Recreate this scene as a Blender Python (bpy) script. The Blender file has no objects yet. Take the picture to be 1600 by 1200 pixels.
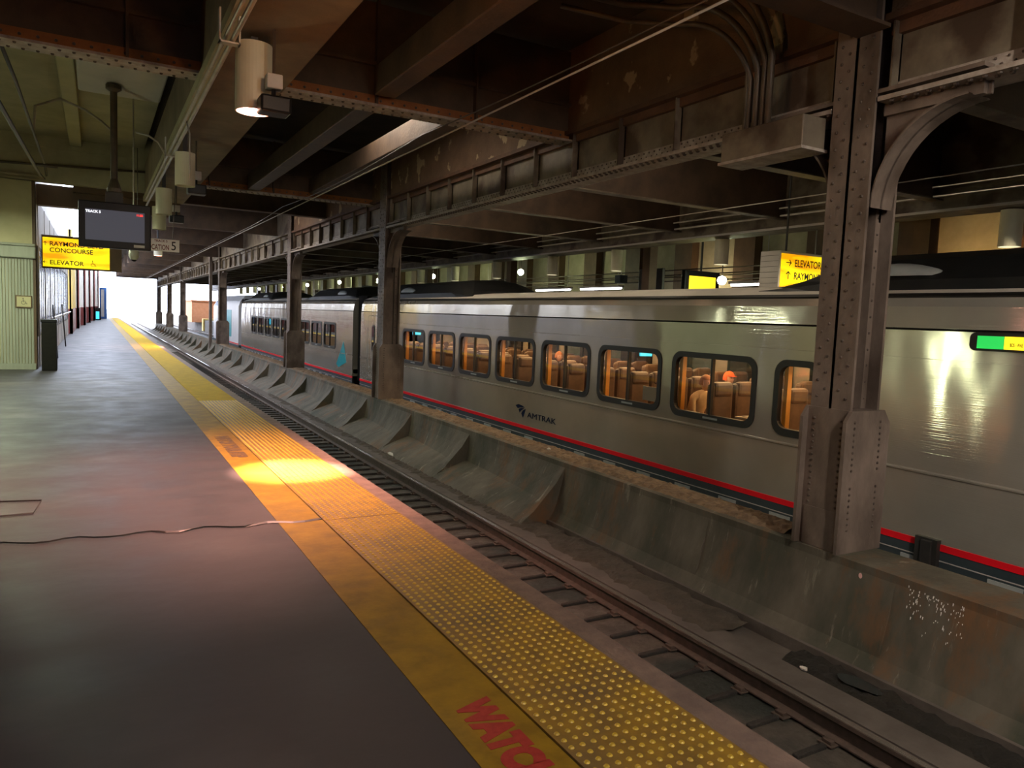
import bpy, bmesh, math, random
from mathutils import Vector, Matrix
random.seed(7)
S = bpy.context.scene
COL = S.collection
PI = math.pi

# ------------------------------------------------------------------ camera
F_PX, PITCH, YAW, ROLL = 1157.0, 0.08656, 0.5135, 0.04046
cam_d = bpy.data.cameras.new('camera')
cam = bpy.data.objects.new('camera', cam_d)
COL.objects.link(cam)
cam_d.sensor_fit = 'HORIZONTAL'
cam_d.sensor_width = 36.0
cam_d.lens = F_PX / 1600.0 * 36.0
cam_d.clip_start = 0.05
cam_d.clip_end = 1000
_fw = Vector((math.sin(YAW) * math.cos(PITCH), math.cos(YAW) * math.cos(PITCH), -math.sin(PITCH)))
_rt = Vector((math.cos(YAW), -math.sin(YAW), 0))
_up = _rt.cross(_fw)
_r = math.cos(ROLL) * _rt + math.sin(ROLL) * _up
_u = math.cos(ROLL) * _up - math.sin(ROLL) * _rt
cam.matrix_world = Matrix((( _r.x, _u.x, -_fw.x, 0), (_r.y, _u.y, -_fw.y, 0), (_r.z, _u.z, -_fw.z, 1.6), (0, 0, 0, 1)))
S.camera = cam

# ------------------------------------------------------------------ sky, sun, exposure
W = bpy.data.worlds.new('world')
S.world = W
W.use_nodes = True
_bg = W.node_tree.nodes['Background']
_bg.inputs[0].default_value = (0.74, 0.82, 1.0, 1)
_bg.inputs[1].default_value = 8.0
sun_d = bpy.data.lights.new('sun', 'SUN')
sun_d.energy = 5.0
sun_d.angle = 0.02
sun_d.color = (1.0, 0.95, 0.86)
sun = bpy.data.objects.new('sun', sun_d)
COL.objects.link(sun)
sun.rotation_euler = Vector((0.22, 0.80, -0.52)).to_track_quat('-Z', 'Y').to_euler()
S.view_settings.view_transform = 'Standard'
S.view_settings.look = 'None'
S.view_settings.exposure = 0.1
S.view_settings.gamma = 1.0
S.view_settings.use_curve_mapping = False
try:
    S.cycles.use_denoising = True
    S.cycles.max_bounces = 8
    S.cycles.diffuse_bounces = 4
    S.cycles.glossy_bounces = 4
    S.cycles.transparent_max_bounces = 12
    S.cycles.sample_clamp_indirect = 6.0
    S.cycles.caustics_reflective = False
    S.cycles.caustics_refractive = False
except Exception:
    pass

# ------------------------------------------------------------------ mesh helper
class MB:
    def __init__(s):
        s.v = []; s.f = []; s.m = []
    def add(s, vs, fs, m=0):
        o = len(s.v)
        s.v += [tuple(v) for v in vs]
        s.f += [tuple(o + i for i in f) for f in fs]
        s.m += [m] * len(fs)
        return s
    def box(s, x0, x1, y0, y1, z0, z1, m=0):
        x0, x1 = sorted((x0, x1)); y0, y1 = sorted((y0, y1)); z0, z1 = sorted((z0, z1))
        v = [(x0, y0, z0), (x1, y0, z0), (x1, y1, z0), (x0, y1, z0), (x0, y0, z1), (x1, y0, z1), (x1, y1, z1), (x0, y1, z1)]
        return s.add(v, [(0, 3, 2, 1), (4, 5, 6, 7), (0, 1, 5, 4), (1, 2, 6, 5), (2, 3, 7, 6), (3, 0, 4, 7)], m)
    def bbox(s, x0, x1, y0, y1, z0, z1, b=0.01, m=0):
        # box with bevelled edges
        bm = bmesh.new()
        bmesh.ops.create_cube(bm, size=1)
        for v in bm.verts:
            v.co = Vector(((x0 + x1) / 2 + v.co.x * (x1 - x0), (y0 + y1) / 2 + v.co.y * (y1 - y0), (z0 + z1) / 2 + v.co.z * (z1 - z0)))
        bmesh.ops.bevel(bm, geom=list(bm.edges), offset=b, segments=2, affect='EDGES', profile=0.5)
        bm.verts.index_update()
        s.add([v.co[:] for v in bm.verts], [[v.index for v in f.verts] for f in bm.faces], m)
        bm.free()
        return s
    def prism(s, pts, axis, a, b, m=0):
        # polygon pts (2d) extruded along axis between a and b
        n = len(pts)
        def mk(p, t):
            return (t, p[0], p[1]) if axis == 'X' else (p[0], t, p[1]) if axis == 'Y' else (p[0], p[1], t)
        v = [mk(p, a) for p in pts] + [mk(p, b) for p in pts]
        f = [tuple(range(n)), tuple(range(2 * n - 1, n - 1, -1))] + [(i, i + n, (i + 1) % n + n, (i + 1) % n) for i in range(n)]
        return s.add(v, f, m)
    def tube(s, path, r, n=8, m=0, caps=True):
        path = [Vector(p) for p in path]
        o = len(s.v)
        prev = None
        for i, p in enumerate(path):
            d = (path[min(i + 1, len(path) - 1)] - path[max(i - 1, 0)]).normalized()
            if prev is None:
                a = Vector((0, 0, 1)) if abs(d.z) < .9 else Vector((1, 0, 0))
                u = d.cross(a).normalized()
            else:
                u = (prev - d * prev.dot(d)).normalized()
            prev = u
            w = d.cross(u)
            rr = r[i] if isinstance(r, (list, tuple)) else r
            for k in range(n):
                t = 2 * PI * k / n
                s.v.append(tuple(p + (u * math.cos(t) + w * math.sin(t)) * rr))
        for i in range(len(path) - 1):
            for k in range(n):
                a, b = o + i * n + k, o + i * n + (k + 1) % n
                s.f.append((a, b, b + n, a + n)); s.m.append(m)
        if caps:
            s.f.append(tuple(o + k for k in range(n - 1, -1, -1))); s.m.append(m)
            e = o + (len(path) - 1) * n
            s.f.append(tuple(e + k for k in range(n))); s.m.append(m)
        return s
    def lathe(s, prof, cx, cy, n=24, m=0):
        o = len(s.v)
        for r, z in prof:
            for k in range(n):
                t = 2 * PI * k / n
                s.v.append((cx + r * math.cos(t), cy + r * math.sin(t), z))
        for i in range(len(prof) - 1):
            for k in range(n):
                a, b = o + i * n + k, o + i * n + (k + 1) % n
                s.f.append((a, b, b + n, a + n)); s.m.append(m)
        return s
    def rivet(s, c, nrm, r=0.017, h=0.011, m=0):
        c = Vector(c); nrm = Vector(nrm)
        a = Vector((0, 0, 1)) if abs(nrm.z) < .9 else Vector((1, 0, 0))
        u = nrm.cross(a).normalized(); w = nrm.cross(u)
        vs = []
        for rr, hh in ((r, 0), (r * .72, h * .75)):
            for k in range(6):
                t = PI * k / 3
                vs.append(c + (u * math.cos(t) + w * math.sin(t)) * rr + nrm * hh)
        vs.append(c + nrm * h)
        fs = [(k, (k + 1) % 6, (k + 1) % 6 + 6, k + 6) for k in range(6)] + [(6 + k, 6 + (k + 1) % 6, 12) for k in range(6)]
        return s.add(vs, fs, m)
    def build(s, name, mats, parent=None, smooth=False, fix=True):
        me = bpy.data.meshes.new(name)
        me.from_pydata(s.v, [], s.f)
        if not isinstance(mats, (list, tuple)):
            mats = [mats]
        for mt in mats:
            me.materials.append(mt)
        for p, mi in zip(me.polygons, s.m):
            p.material_index = mi
            p.use_smooth = smooth
        if fix:
            bm = bmesh.new(); bm.from_mesh(me)
            bmesh.ops.recalc_face_normals(bm, faces=bm.faces)
            bm.to_mesh(me); bm.free()
        me.update()
        o = bpy.data.objects.new(name, me)
        COL.objects.link(o)
        if parent:
            o.parent = parent
            o.matrix_parent_inverse = Matrix.Translation(-parent.location)
        return o

def tag(o, label=None, cat=None, group=None, kind=None):
    if label: o['label'] = label
    if cat: o['category'] = cat
    if group: o['group'] = group
    if kind: o['kind'] = kind
    return o

def empty(name, loc, label, cat, group=None):
    o = bpy.data.objects.new(name, None)
    o.empty_display_size = 0.1
    COL.objects.link(o)
    o.location = loc
    return tag(o, label, cat, group)

def copy_tree(o, parent=None):
    c = o.copy(); COL.objects.link(c)
    if parent:
        c.parent = parent; c.matrix_parent_inverse = o.matrix_parent_inverse.copy()
    for ch in list(KIDS.get(o.name, [])) or [x for x in COL.objects if x.parent == o]:
        copy_tree(ch, c)
    return c
KIDS = {}

ONES = ['', 'first', 'second', 'third', 'fourth', 'fifth', 'sixth', 'seventh', 'eighth', 'ninth', 'tenth', 'eleventh', 'twelfth', 'thirteenth', 'fourteenth', 'fifteenth', 'sixteenth', 'seventeenth', 'eighteenth', 'nineteenth']
TENS = {2: 'twenty', 3: 'thirty', 4: 'forty'}
def ordw(n):
    if n < 20: return ONES[n]
    return {20: 'twentieth', 30: 'thirtieth', 40: 'fortieth'}[n] if n % 10 == 0 else TENS[n // 10] + '-' + ONES[n % 10]
def struct(name, mb, mat, label=None, smooth=False):
    o = mb.build(name, mat, smooth=smooth)
    o['kind'] = 'structure'
    if label: o['label'] = label
    return o

def place_text(name, text, size, origin, right, up, mat, parent, extrude=0.002, bold=0.0, sx=1.0, align='LEFT', shear=0.0):
    cu = bpy.data.curves.new('lettering', 'FONT')
    cu.body = text; cu.size = size; cu.extrude = extrude; cu.offset = bold; cu.align_x = align; cu.shear = shear
    to = bpy.data.objects.new('lettering', cu)
    COL.objects.link(to)
    bpy.context.view_layer.update()
    dg = bpy.context.evaluated_depsgraph_get()
    me = bpy.data.meshes.new_from_object(to.evaluated_get(dg))
    bpy.data.objects.remove(to); bpy.data.curves.remove(cu)
    right = Vector(right).normalized(); up = Vector(up).normalized(); nn = right.cross(up)
    for v in me.vertices:
        c = v.co
        v.co = Vector(origin) + right * c.x * sx + up * c.y + nn * (c.z + extrude)
    me.materials.clear(); me.materials.append(mat)
    for p in me.polygons: p.material_index = 0
    me.name = name
    o = bpy.data.objects.new(name, me)
    COL.objects.link(o)
    if parent:
        o.parent = parent
        o.matrix_parent_inverse = Matrix.Translation(-parent.location)
    return o

# ------------------------------------------------------------------ materials
def mat(name, c1, c2=None, scale=3.0, rough=0.6, metal=0.0, bump=0.0, bscale=40.0, detail=6.0, stretch=(1, 1, 1), emis=None, estr=0.0,
        c3=None, s3=1.0, t3=(0.55, 0.7), rough2=None, spec=0.5):
    m = bpy.data.materials.new(name); m.use_nodes = True
    nt = m.node_tree; N = nt.nodes; L = nt.links
    b = N['Principled BSDF']
    b.inputs['Roughness'].default_value = rough
    b.inputs['Metallic'].default_value = metal
    b.inputs['Specular IOR Level'].default_value = spec
    tc = N.new('ShaderNodeTexCoord')
    mp = N.new('ShaderNodeMapping'); mp.inputs['Scale'].default_value = stretch
    L.new(tc.outputs['Object'], mp.inputs[0])
    col = None
    if c2 is None:
        b.inputs['Base Color'].default_value = (*c1, 1)
    else:
        n = N.new('ShaderNodeTexNoise'); n.inputs['Scale'].default_value = scale; n.inputs['Detail'].default_value = detail
        n.inputs['Roughness'].default_value = 0.62
        L.new(mp.outputs[0], n.inputs[0])
        r = N.new('ShaderNodeValToRGB')
        r.color_ramp.elements[0].position = 0.36; r.color_ramp.elements[0].color = (*c1, 1)
        r.color_ramp.elements[1].position = 0.66; r.color_ramp.elements[1].color = (*c2, 1)
        L.new(n.outputs[0], r.inputs[0]); col = r.outputs[0]
        if c3 is not None:
            n3 = N.new('ShaderNodeTexNoise'); n3.inputs['Scale'].default_value = s3; n3.inputs['Detail'].default_value = 8
            L.new(mp.outputs[0], n3.inputs[0])
            r3 = N.new('ShaderNodeValToRGB')
            r3.color_ramp.elements[0].position = t3[0]; r3.color_ramp.elements[0].color = (0, 0, 0, 1)
            r3.color_ramp.elements[1].position = t3[1]; r3.color_ramp.elements[1].color = (1, 1, 1, 1)
            L.new(n3.outputs[0], r3.inputs[0])
            mx = N.new('ShaderNodeMix'); mx.data_type = 'RGBA'
            L.new(r3.outputs[0], mx.inputs['Factor']); L.new(col, mx.inputs['A']); mx.inputs['B'].default_value = (*c3, 1)
            col = mx.outputs['Result']
        L.new(col, b.inputs['Base Color'])
        if rough2 is not None:
            mr = N.new('ShaderNodeMapRange'); mr.inputs['From Min'].default_value = .35; mr.inputs['From Max'].default_value = .65
            mr.inputs['To Min'].default_value = rough; mr.inputs['To Max'].default_value = rough2
            L.new(n.outputs[0], mr.inputs['Value']); L.new(mr.outputs[0], b.inputs['Roughness'])
    if bump:
        nb = N.new('ShaderNodeTexNoise'); nb.inputs['Scale'].default_value = bscale; nb.inputs['Detail'].default_value = 5
        L.new(mp.outputs[0], nb.inputs[0])
        bp = N.new('ShaderNodeBump'); bp.inputs['Strength'].default_value = bump; bp.inputs['Distance'].default_value = 0.02
        L.new(nb.outputs[0], bp.inputs['Height']); L.new(bp.outputs[0], b.inputs['Normal'])
    if emis is not None:
        b.inputs['Emission Color'].default_value = (*emis, 1)
        b.inputs['Emission Strength'].default_value = estr
    return m

M = {}
M['platform'] = mat('platform_asphalt', (.027, .0245, .026), (.044, .040, .042), scale=2.2, rough=.48, rough2=.62, bump=.07, bscale=9, stretch=(.9, 1.1, 1), c3=(.085, .075, .07), s3=.5, t3=(.55, .75), spec=.35)
M['lip'] = mat('platform_lip', (.12, .085, .07), (.20, .14, .11), scale=6, rough=.8, bump=.3)
M['yellow'] = mat('yellow_paint', (.20, .12, .008), (.30, .185, .010), scale=5, rough=.6, bump=.08, c3=(.16, .10, .03), s3=3, t3=(.55, .8), spec=.25)
M['tile'] = mat('tactile_tile', (.19, .115, .025), (.32, .19, .02), scale=7, rough=.5, bump=.1, c3=(.13, .09, .045), s3=2.2, t3=(.5, .75))
M['dome'] = mat('tactile_dome', (.60, .42, .035), (.48, .32, .03), scale=20, rough=.4)
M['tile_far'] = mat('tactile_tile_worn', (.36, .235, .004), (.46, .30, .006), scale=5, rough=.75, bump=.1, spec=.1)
M['red_paint'] = mat('stencil_red', (.28, .012, .012), (.36, .03, .02), scale=30, rough=.6)
M['dark_stencil'] = mat('stencil_dark', (.06, .03, .02), (.12, .06, .02), scale=30, rough=.6)
M['bed'] = mat('track_bed', (.045, .040, .033), (.085, .072, .058), scale=3, rough=.85, rough2=.45, bump=.8, bscale=14, c3=(.022, .026, .022), s3=1.1, t3=(.5, .6))
M['slab'] = mat('slab_concrete', (.075, .062, .052), (.12, .10, .085), scale=2.5, rough=.8, bump=.3, bscale=20)
M['dirt'] = mat('wet_dirt', (.008, .0065, .004), (.016, .013, .008), scale=6, rough=.95, bump=1.0, bscale=30)
M['mud'] = mat('dry_mud', (.040, .032, .022), (.075, .06, .045), scale=5, rough=.95, bump=.8, bscale=24)
M['puddle'] = mat('puddle_water', (.03, .035, .035), rough=.04, spec=.8)
M['barrier'] = mat('barrier_concrete', (.060, .056, .040), (.13, .112, .085), scale=1.7, rough=.85, bump=.4, bscale=16, stretch=(1, 1.2, .5), c3=(.035, .042, .026), s3=.9, t3=(.50, .68))
def rust_stain(m, col, sc, lo, hi, stretch):
    nt = m.node_tree; N = nt.nodes; L = nt.links; b = N['Principled BSDF']
    src = b.inputs['Base Color'].links[0].from_socket
    tc = N.new('ShaderNodeTexCoord'); mp = N.new('ShaderNodeMapping'); mp.inputs['Scale'].default_value = stretch
    n = N.new('ShaderNodeTexNoise'); n.inputs['Scale'].default_value = sc; n.inputs['Detail'].default_value = 9; n.inputs['Roughness'].default_value = .7
    r = N.new('ShaderNodeValToRGB'); r.color_ramp.elements[0].position = lo; r.color_ramp.elements[0].color = (0, 0, 0, 1)
    r.color_ramp.elements[1].position = hi; r.color_ramp.elements[1].color = (1, 1, 1, 1)
    mx = N.new('ShaderNodeMix'); mx.data_type = 'RGBA'
    L.new(tc.outputs['Object'], mp.inputs[0]); L.new(mp.outputs[0], n.inputs[0]); L.new(n.outputs[0], r.inputs[0])
    L.new(r.outputs[0], mx.inputs['Factor']); L.new(src, mx.inputs['A']); mx.inputs['B'].default_value = (*col, 1)
    L.new(mx.outputs['Result'], b.inputs['Base Color'])
rust_stain(M['barrier'], (.15, .075, .032), 1.0, .52, .68, (1, 1.6, .7))
rust_stain(M['barrier'], (.26, .23, .18), 2.6, .60, .72, (1, 2.6, .5))
M['sand'] = mat('dusty_ledge', (.10, .065, .038), (.20, .135, .08), scale=9, rough=.95, bump=1.0, bscale=24)
M['rail'] = mat('rail_steel', (.50, .45, .40), (.66, .60, .54), scale=4, rough=.24, metal=.6, stretch=(1, .2, 1), bump=.1)
M['tread'] = mat('polished_tread', (.62, .58, .54), (.75, .70, .66), scale=4, rough=.20, metal=.9, stretch=(1, .2, 1))
M['rail_rust'] = mat('rail_rust', (.05, .035, .025), (.09, .06, .045), scale=12, rough=.8)
M['tie'] = mat('sleeper_dark', (.014, .012, .010), (.03, .025, .02), scale=9, rough=.8, bump=.6)
M['steel'] = mat('column_steel', (.105, .080, .066), (.20, .155, .128), scale=2.6, rough=.6, bump=.25, bscale=24, stretch=(1, 1, .6), c3=(.06, .042, .032), s3=1.7, t3=(.52, .66))
rust_stain(M['steel'], (.30, .26, .21), 3.0, .66, .76, (1, 1, .5))
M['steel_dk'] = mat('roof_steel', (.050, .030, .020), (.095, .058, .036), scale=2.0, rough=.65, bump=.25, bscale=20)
M['girder'] = mat('girder_steel', (.115, .092, .066), (.20, .165, .12), scale=2.2, rough=.6, bump=.2, bscale=20, c3=(.06, .038, .026), s3=1.6, t3=(.5, .62))
M['girder_edge'] = mat('girder_rust', (.07, .032, .018), (.12, .055, .028), scale=4, rough=.7, bump=.3)
M['rivet'] = mat('rivet_dark', (.06, .045, .038), (.10, .075, .06), scale=8, rough=.6)
M['encase'] = mat('peeling_encasement', (.10, .055, .032), (.15, .085, .048), scale=2.2, rough=.8, bump=.4, c3=(.33, .24, .14), s3=2.6, t3=(.61, .64))
M['flange'] = mat('pale_flange', (.40, .35, .31), (.22, .18, .15), scale=7, rough=.6, bump=.2)
M['orange_edge'] = mat('rust_orange', (.22, .075, .02), (.32, .12, .03), scale=3, rough=.7, bump=.3)
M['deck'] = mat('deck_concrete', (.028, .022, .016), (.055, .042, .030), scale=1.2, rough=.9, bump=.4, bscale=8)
M['cream'] = mat('cream_paint', (.42, .38, .22), (.52, .47, .28), scale=1.2, rough=.65, bump=.08, c3=(.36, .32, .20), s3=.7, t3=(.55, .75))
M['soffit'] = mat('beam_soffit', (.13, .095, .062), (.21, .16, .105), scale=1.5, rough=.75, bump=.15)
M['cream_dk'] = mat('aged_cream', (.33, .30, .19), (.44, .39, .26), scale=1.6, rough=.7, bump=.1)
M['grayc'] = mat('pale_grey_paint', (.42, .40, .38), (.52, .49, .46), scale=1.5, rough=.6, bump=.1)
M['board'] = mat('beadboard_paint', (.25, .265, .215), (.31, .325, .27), scale=2, rough=.55, stretch=(4, 4, .4))
M['brown'] = mat('brown_trim', (.075, .042, .022), (.12, .068, .034), scale=2, rough=.6)
M['maroon'] = mat('maroon_paint', (.16, .030, .030), (.22, .045, .04), scale=2, rough=.5)
M['ylwall'] = mat('yellow_wall', (.75, .55, .16), (.80, .62, .25), scale=1, rough=.7)
M['white'] = mat('white_paint', (.78, .76, .72), (.84, .82, .78), scale=2, rough=.5)
M['bright_white'] = mat('sign_white', (.92, .90, .86), rough=.5)
M['black'] = mat('black_plastic', (.008, .008, .010), rough=.4, spec=.25)
M['blackm'] = mat('black_metal', (.02, .019, .018), (.035, .032, .03), scale=6, rough=.5)
M['pipe'] = mat('grey_conduit', (.34, .31, .27), (.46, .42, .37), scale=5, rough=.45, metal=.3)
M['pipe_dk'] = mat('dark_pipe', (.05, .036, .025), (.09, .065, .045), scale=5, rough=.5)
M['drum'] = mat('drum_paint', (.62, .58, .42), (.70, .66, .50), scale=2, rough=.45)
M['lens_hot'] = mat('hot_lens', (1, .8, .8), emis=(1.0, .42, .38), estr=45)
M['lens_dim'] = mat('dim_lens', (.9, .9, .85), emis=(1.0, .95, .8), estr=3)
M['lens_off'] = mat('pink_dab', (.75, .45, .42), rough=.7)
M['tube_em'] = mat('tube_glow', (1, 1, 1), emis=(.95, .92, 1.0), estr=9)
M['bulb_em'] = mat('bulb_glow', (1, 1, 1), emis=(.95, 1.0, .78), estr=25)
M['green_tube'] = mat('greenish_tube', (1, 1, 1), emis=(.90, 1.0, .62), estr=32)
M['ink'] = mat('black_ink', (.012, .01, .008), rough=.5)
M['sign_y'] = None
M['navy'] = mat('navy_vinyl', (.010, .016, .045), rough=.8, spec=.05)
M['red'] = mat('red_stripe', (.85, .008, .02), rough=.35)
M['skirt'] = mat('slate_skirt', (.028, .045, .055), (.045, .06, .07), scale=3, rough=.5)
M['louver'] = mat('grey_louver', (.30, .33, .33), (.38, .41, .41), scale=3, rough=.5)
M['roofpale'] = mat('roof_shine_pale', (.62, .57, .50), (.72, .66, .58), scale=2, rough=.45)  # roof steel made paler in colour, standing for ceiling lights reflected in it
M['roofblk'] = mat('black_fairing', (.010, .011, .012), (.022, .022, .022), scale=3, rough=.42)
M['gasket'] = mat('window_rubber', (.012, .011, .010), rough=.5)
M['seat'] = mat('seat_leather', (.075, .042, .026), (.13, .075, .045), scale=5, rough=.5)
M['inner'] = mat('cabin_panel', (.42, .30, .18), (.50, .36, .22), scale=2, rough=.5)
M['inner_dk'] = mat('cabin_dark', (.13, .075, .035), (.18, .10, .05), scale=3, rough=.5)
M['curtain'] = mat('amber_trim', (.75, .34, .05), (.65, .27, .04), scale=6, rough=.5)
M['cab_light'] = mat('cabin_light', (1, .9, .7), emis=(1.0, .60, .25), estr=26)
M['gangway'] = mat('gangway_rubber', (.006, .006, .006), (.010, .010, .010), scale=6, rough=.9, spec=.1)
M['loco_white'] = mat('loco_silver_paint', (.62, .64, .70), (.70, .72, .78), scale=2, rough=.3)
M['loco_blue'] = mat('blue_band', (.02, .09, .30), rough=.3)
M['teal'] = mat('teal_swoosh', (.02, .35, .42), rough=.3)
M['skin'] = mat('skin', (.62, .32, .22), (.66, .36, .25), scale=5, rough=.5)
M['hair'] = mat('ginger_hair', (.45, .16, .04), (.30, .10, .03), scale=40, rough=.6)
M['tan'] = mat('tan_jacket', (.72, .54, .34), (.64, .47, .28), scale=8, rough=.8)
M['capr'] = mat('orange_cap', (.80, .14, .03), (.7, .10, .03), scale=8, rough=.7)
M['dkcloth'] = mat('dark_cloth', (.03, .03, .035), (.05, .05, .055), scale=8, rough=.9)
M['ground'] = mat('far_ground', (.35, .33, .30), (.45, .43, .40), scale=.5, rough=.9)
M['brick'] = mat('orange_brick', (.55, .22, .10), (.62, .28, .14), scale=3, rough=.8)
M['grn'] = mat('green_display', (.02, .4, .08), emis=(.02, .55, .08), estr=1.0)
M['ylw'] = mat('yellow_display', (.6, .5, .02), emis=(1.0, .72, .02), estr=1.3)
M['org'] = mat('orange_display', (.6, .3, .02), emis=(1.0, .36, .02), estr=1.2)
M['scr'] = mat('screen_grey', (.03, .03, .035), emis=(.045, .045, .060), estr=1.0)
M['wht_em'] = mat('screen_white', (.8, .8, .8), emis=(.9, .9, 1), estr=1.2)
M['red_em'] = mat('screen_red', (.6, .02, .02), emis=(1, .05, .04), estr=1.2)
M['blu_em'] = mat('screen_cyan', (.05, .4, .6), emis=(.05, .55, .75), estr=1.4)
M['garbage'] = mat('bin_dark', (.006, .005, .005), (.010, .009, .008), scale=10, rough=.6, spec=.2)
M['paper'] = mat('litter_paper', (.55, .52, .46), rough=.9)
M['stone'] = mat('rubble_stone', (.20, .17, .14), (.30, .26, .22), scale=20, rough=.9)

def sign_face():
    m = bpy.data.materials.new('backlit_yellow'); m.use_nodes = True
    nt = m.node_tree; N = nt.nodes; L = nt.links; b = N['Principled BSDF']
    tc = N.new('ShaderNodeTexCoord'); mp = N.new('ShaderNodeMapping'); mp.inputs['Scale'].default_value = (.6, .6, 3.2)
    n = N.new('ShaderNodeTexNoise'); n.inputs['Scale'].default_value = 2.0; n.inputs['Detail'].default_value = 1
    r = N.new('ShaderNodeValToRGB')
    r.color_ramp.elements[0].position = .4; r.color_ramp.elements[0].color = (.85, .36, .0, 1)
    r.color_ramp.elements[1].position = .6; r.color_ramp.elements[1].color = (1, .80, .005, 1)
    L.new(tc.outputs['Object'], mp.inputs[0]); L.new(mp.outputs[0], n.inputs[0]); L.new(n.outputs[0], r.inputs[0])
    L.new(r.outputs[0], b.inputs['Emission Color']); L.new(r.outputs[0], b.inputs['Base Color'])
    b.inputs['Emission Strength'].default_value = 1.0; b.inputs['Roughness'].default_value = .4
    return m
M['sign_y'] = sign_face()

def steel_skin():
    m = bpy.data.materials.new('brushed_stainless'); m.use_nodes = True
    nt = m.node_tree; N = nt.nodes; L = nt.links; b = N['Principled BSDF']
    b.inputs['Metallic'].default_value = .66
    tc = N.new('ShaderNodeTexCoord')
    # soft dirt tone
    n = N.new('ShaderNodeTexNoise'); n.inputs['Scale'].default_value = .8; n.inputs['Detail'].default_value = 6
    L.new(tc.outputs['Object'], n.inputs[0])
    r = N.new('ShaderNodeValToRGB')
    r.color_ramp.elements[0].position = .35; r.color_ramp.elements[0].color = (.60, .56, .49, 1)
    r.color_ramp.elements[1].position = .65; r.color_ramp.elements[1].color = (.74, .70, .62, 1)
    L.new(n.outputs[0], r.inputs[0]); L.new(r.outputs[0], b.inputs['Base Color'])
    # brushed along the length: very fine streaks varying with height stretch reflections vertically
    mp = N.new('ShaderNodeMapping'); mp.inputs['Scale'].default_value = (1, .6, 90)
    L.new(tc.outputs['Object'], mp.inputs[0])
    n1 = N.new('ShaderNodeTexNoise'); n1.inputs['Scale'].default_value = 1; n1.inputs['Detail'].default_value = 2
    L.new(mp.outputs[0], n1.inputs[0])
    bp = N.new('ShaderNodeBump'); bp.inputs['Strength'].default_value = .34; bp.inputs['Distance'].default_value = .003
    L.new(n1.outputs[0], bp.inputs['Height'])
    mp2 = N.new('ShaderNodeMapping'); mp2.inputs['Scale'].default_value = (1, .65, .30)
    L.new(tc.outputs['Object'], mp2.inputs[0])
    n2 = N.new('ShaderNodeTexNoise'); n2.inputs['Scale'].default_value = 1.3; n2.inputs['Detail'].default_value = 2
    L.new(mp2.outputs[0], n2.inputs[0])
    bp2 = N.new('ShaderNodeBump'); bp2.inputs['Strength'].default_value = .5; bp2.inputs['Distance'].default_value = .07
    L.new(n2.outputs[0], bp2.inputs['Height']); L.new(bp.outputs[0], bp2.inputs['Normal'])
    L.new(bp2.outputs[0], b.inputs['Normal'])
    b.inputs['Roughness'].default_value = .10
    return m
M['skin_steel'] = steel_skin()

def pane_mat(tint=(1, 1, 1), f0=0.10):
    m = bpy.data.materials.new('window_glass'); m.use_nodes = True
    nt = m.node_tree; N = nt.nodes; L = nt.links
    N.remove(N['Principled BSDF']); out = N['Material Output']
    tr = N.new('ShaderNodeBsdfTransparent'); tr.inputs[0].default_value = (*tint, 1)
    gl = N.new('ShaderNodeBsdfGlossy'); gl.inputs['Roughness'].default_value = .02
    lw = N.new('ShaderNodeLayerWeight'); lw.inputs[0].default_value = .5
    pw = N.new('ShaderNodeMath'); pw.operation = 'POWER'; pw.inputs[1].default_value = 4.0
    ad = N.new('ShaderNodeMath'); ad.operation = 'MULTIPLY_ADD'; ad.inputs[1].default_value = .8; ad.inputs[2].default_value = f0; ad.use_clamp = True
    L.new(lw.outputs['Facing'], pw.inputs[0]); L.new(pw.outputs[0], ad.inputs[0])
    mx = N.new('ShaderNodeMixShader')
    L.new(ad.outputs[0], mx.inputs[0]); L.new(tr.outputs[0], mx.inputs[1]); L.new(gl.outputs[0], mx.inputs[2])
    L.new(mx.outputs[0], out.inputs[0])
    return m
M['glass'] = pane_mat((.78, .80, .80), .13)
M['glass_dk'] = pane_mat((.10, .12, .16), .25)
M['store_pane'] = mat('pale_blue_pane', (.30, .34, .50), (.62, .64, .78), scale=1.3, rough=.15, stretch=(1, 3, .2))

def lamp(name, kind, loc, energy, color=(1, 1, 1), size=.1, parent=None, aim=None, spot=1.2, blend=.5, size_y=None):
    d = bpy.data.lights.new(name, kind); d.energy = energy; d.color = color
    if kind == 'SPOT':
        d.spot_size = spot; d.spot_blend = blend; d.shadow_soft_size = size
    elif kind == 'POINT':
        d.shadow_soft_size = size
    elif kind == 'AREA':
        d.size = size
        if size_y: d.shape = 'RECTANGLE'; d.size_y = size_y
    o = bpy.data.objects.new(name, d); COL.objects.link(o)
    o.location = loc
    if aim is not None:
        o.rotation_euler = Vector(aim).to_track_quat('-Z', 'Y').to_euler()
    if parent:
        o.parent = parent
        o.matrix_parent_inverse = Matrix.Translation(-parent.location)
    return o

# ================================================================== SETTING
# platform slab
b = MB()
b.box(-7, 2.13, -8, 130, -1.6, 0, 0)
struct('floor', b, M['platform'], 'grey asphalt station platform')
b = MB().box(2.13, 2.29, -8, 130, -.30, -.004).box(2.13, 2.2, -8, 130, -1.7, -.30)
struct('trim_1', b, M['lip'], 'worn concrete lip along the platform edge')
b = MB().box(1.19, 1.512, -8, 100, -.001, .003)
o = struct('trim_2', b, M['yellow'], 'smooth yellow painted stripe beside the tactile strip')
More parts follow.
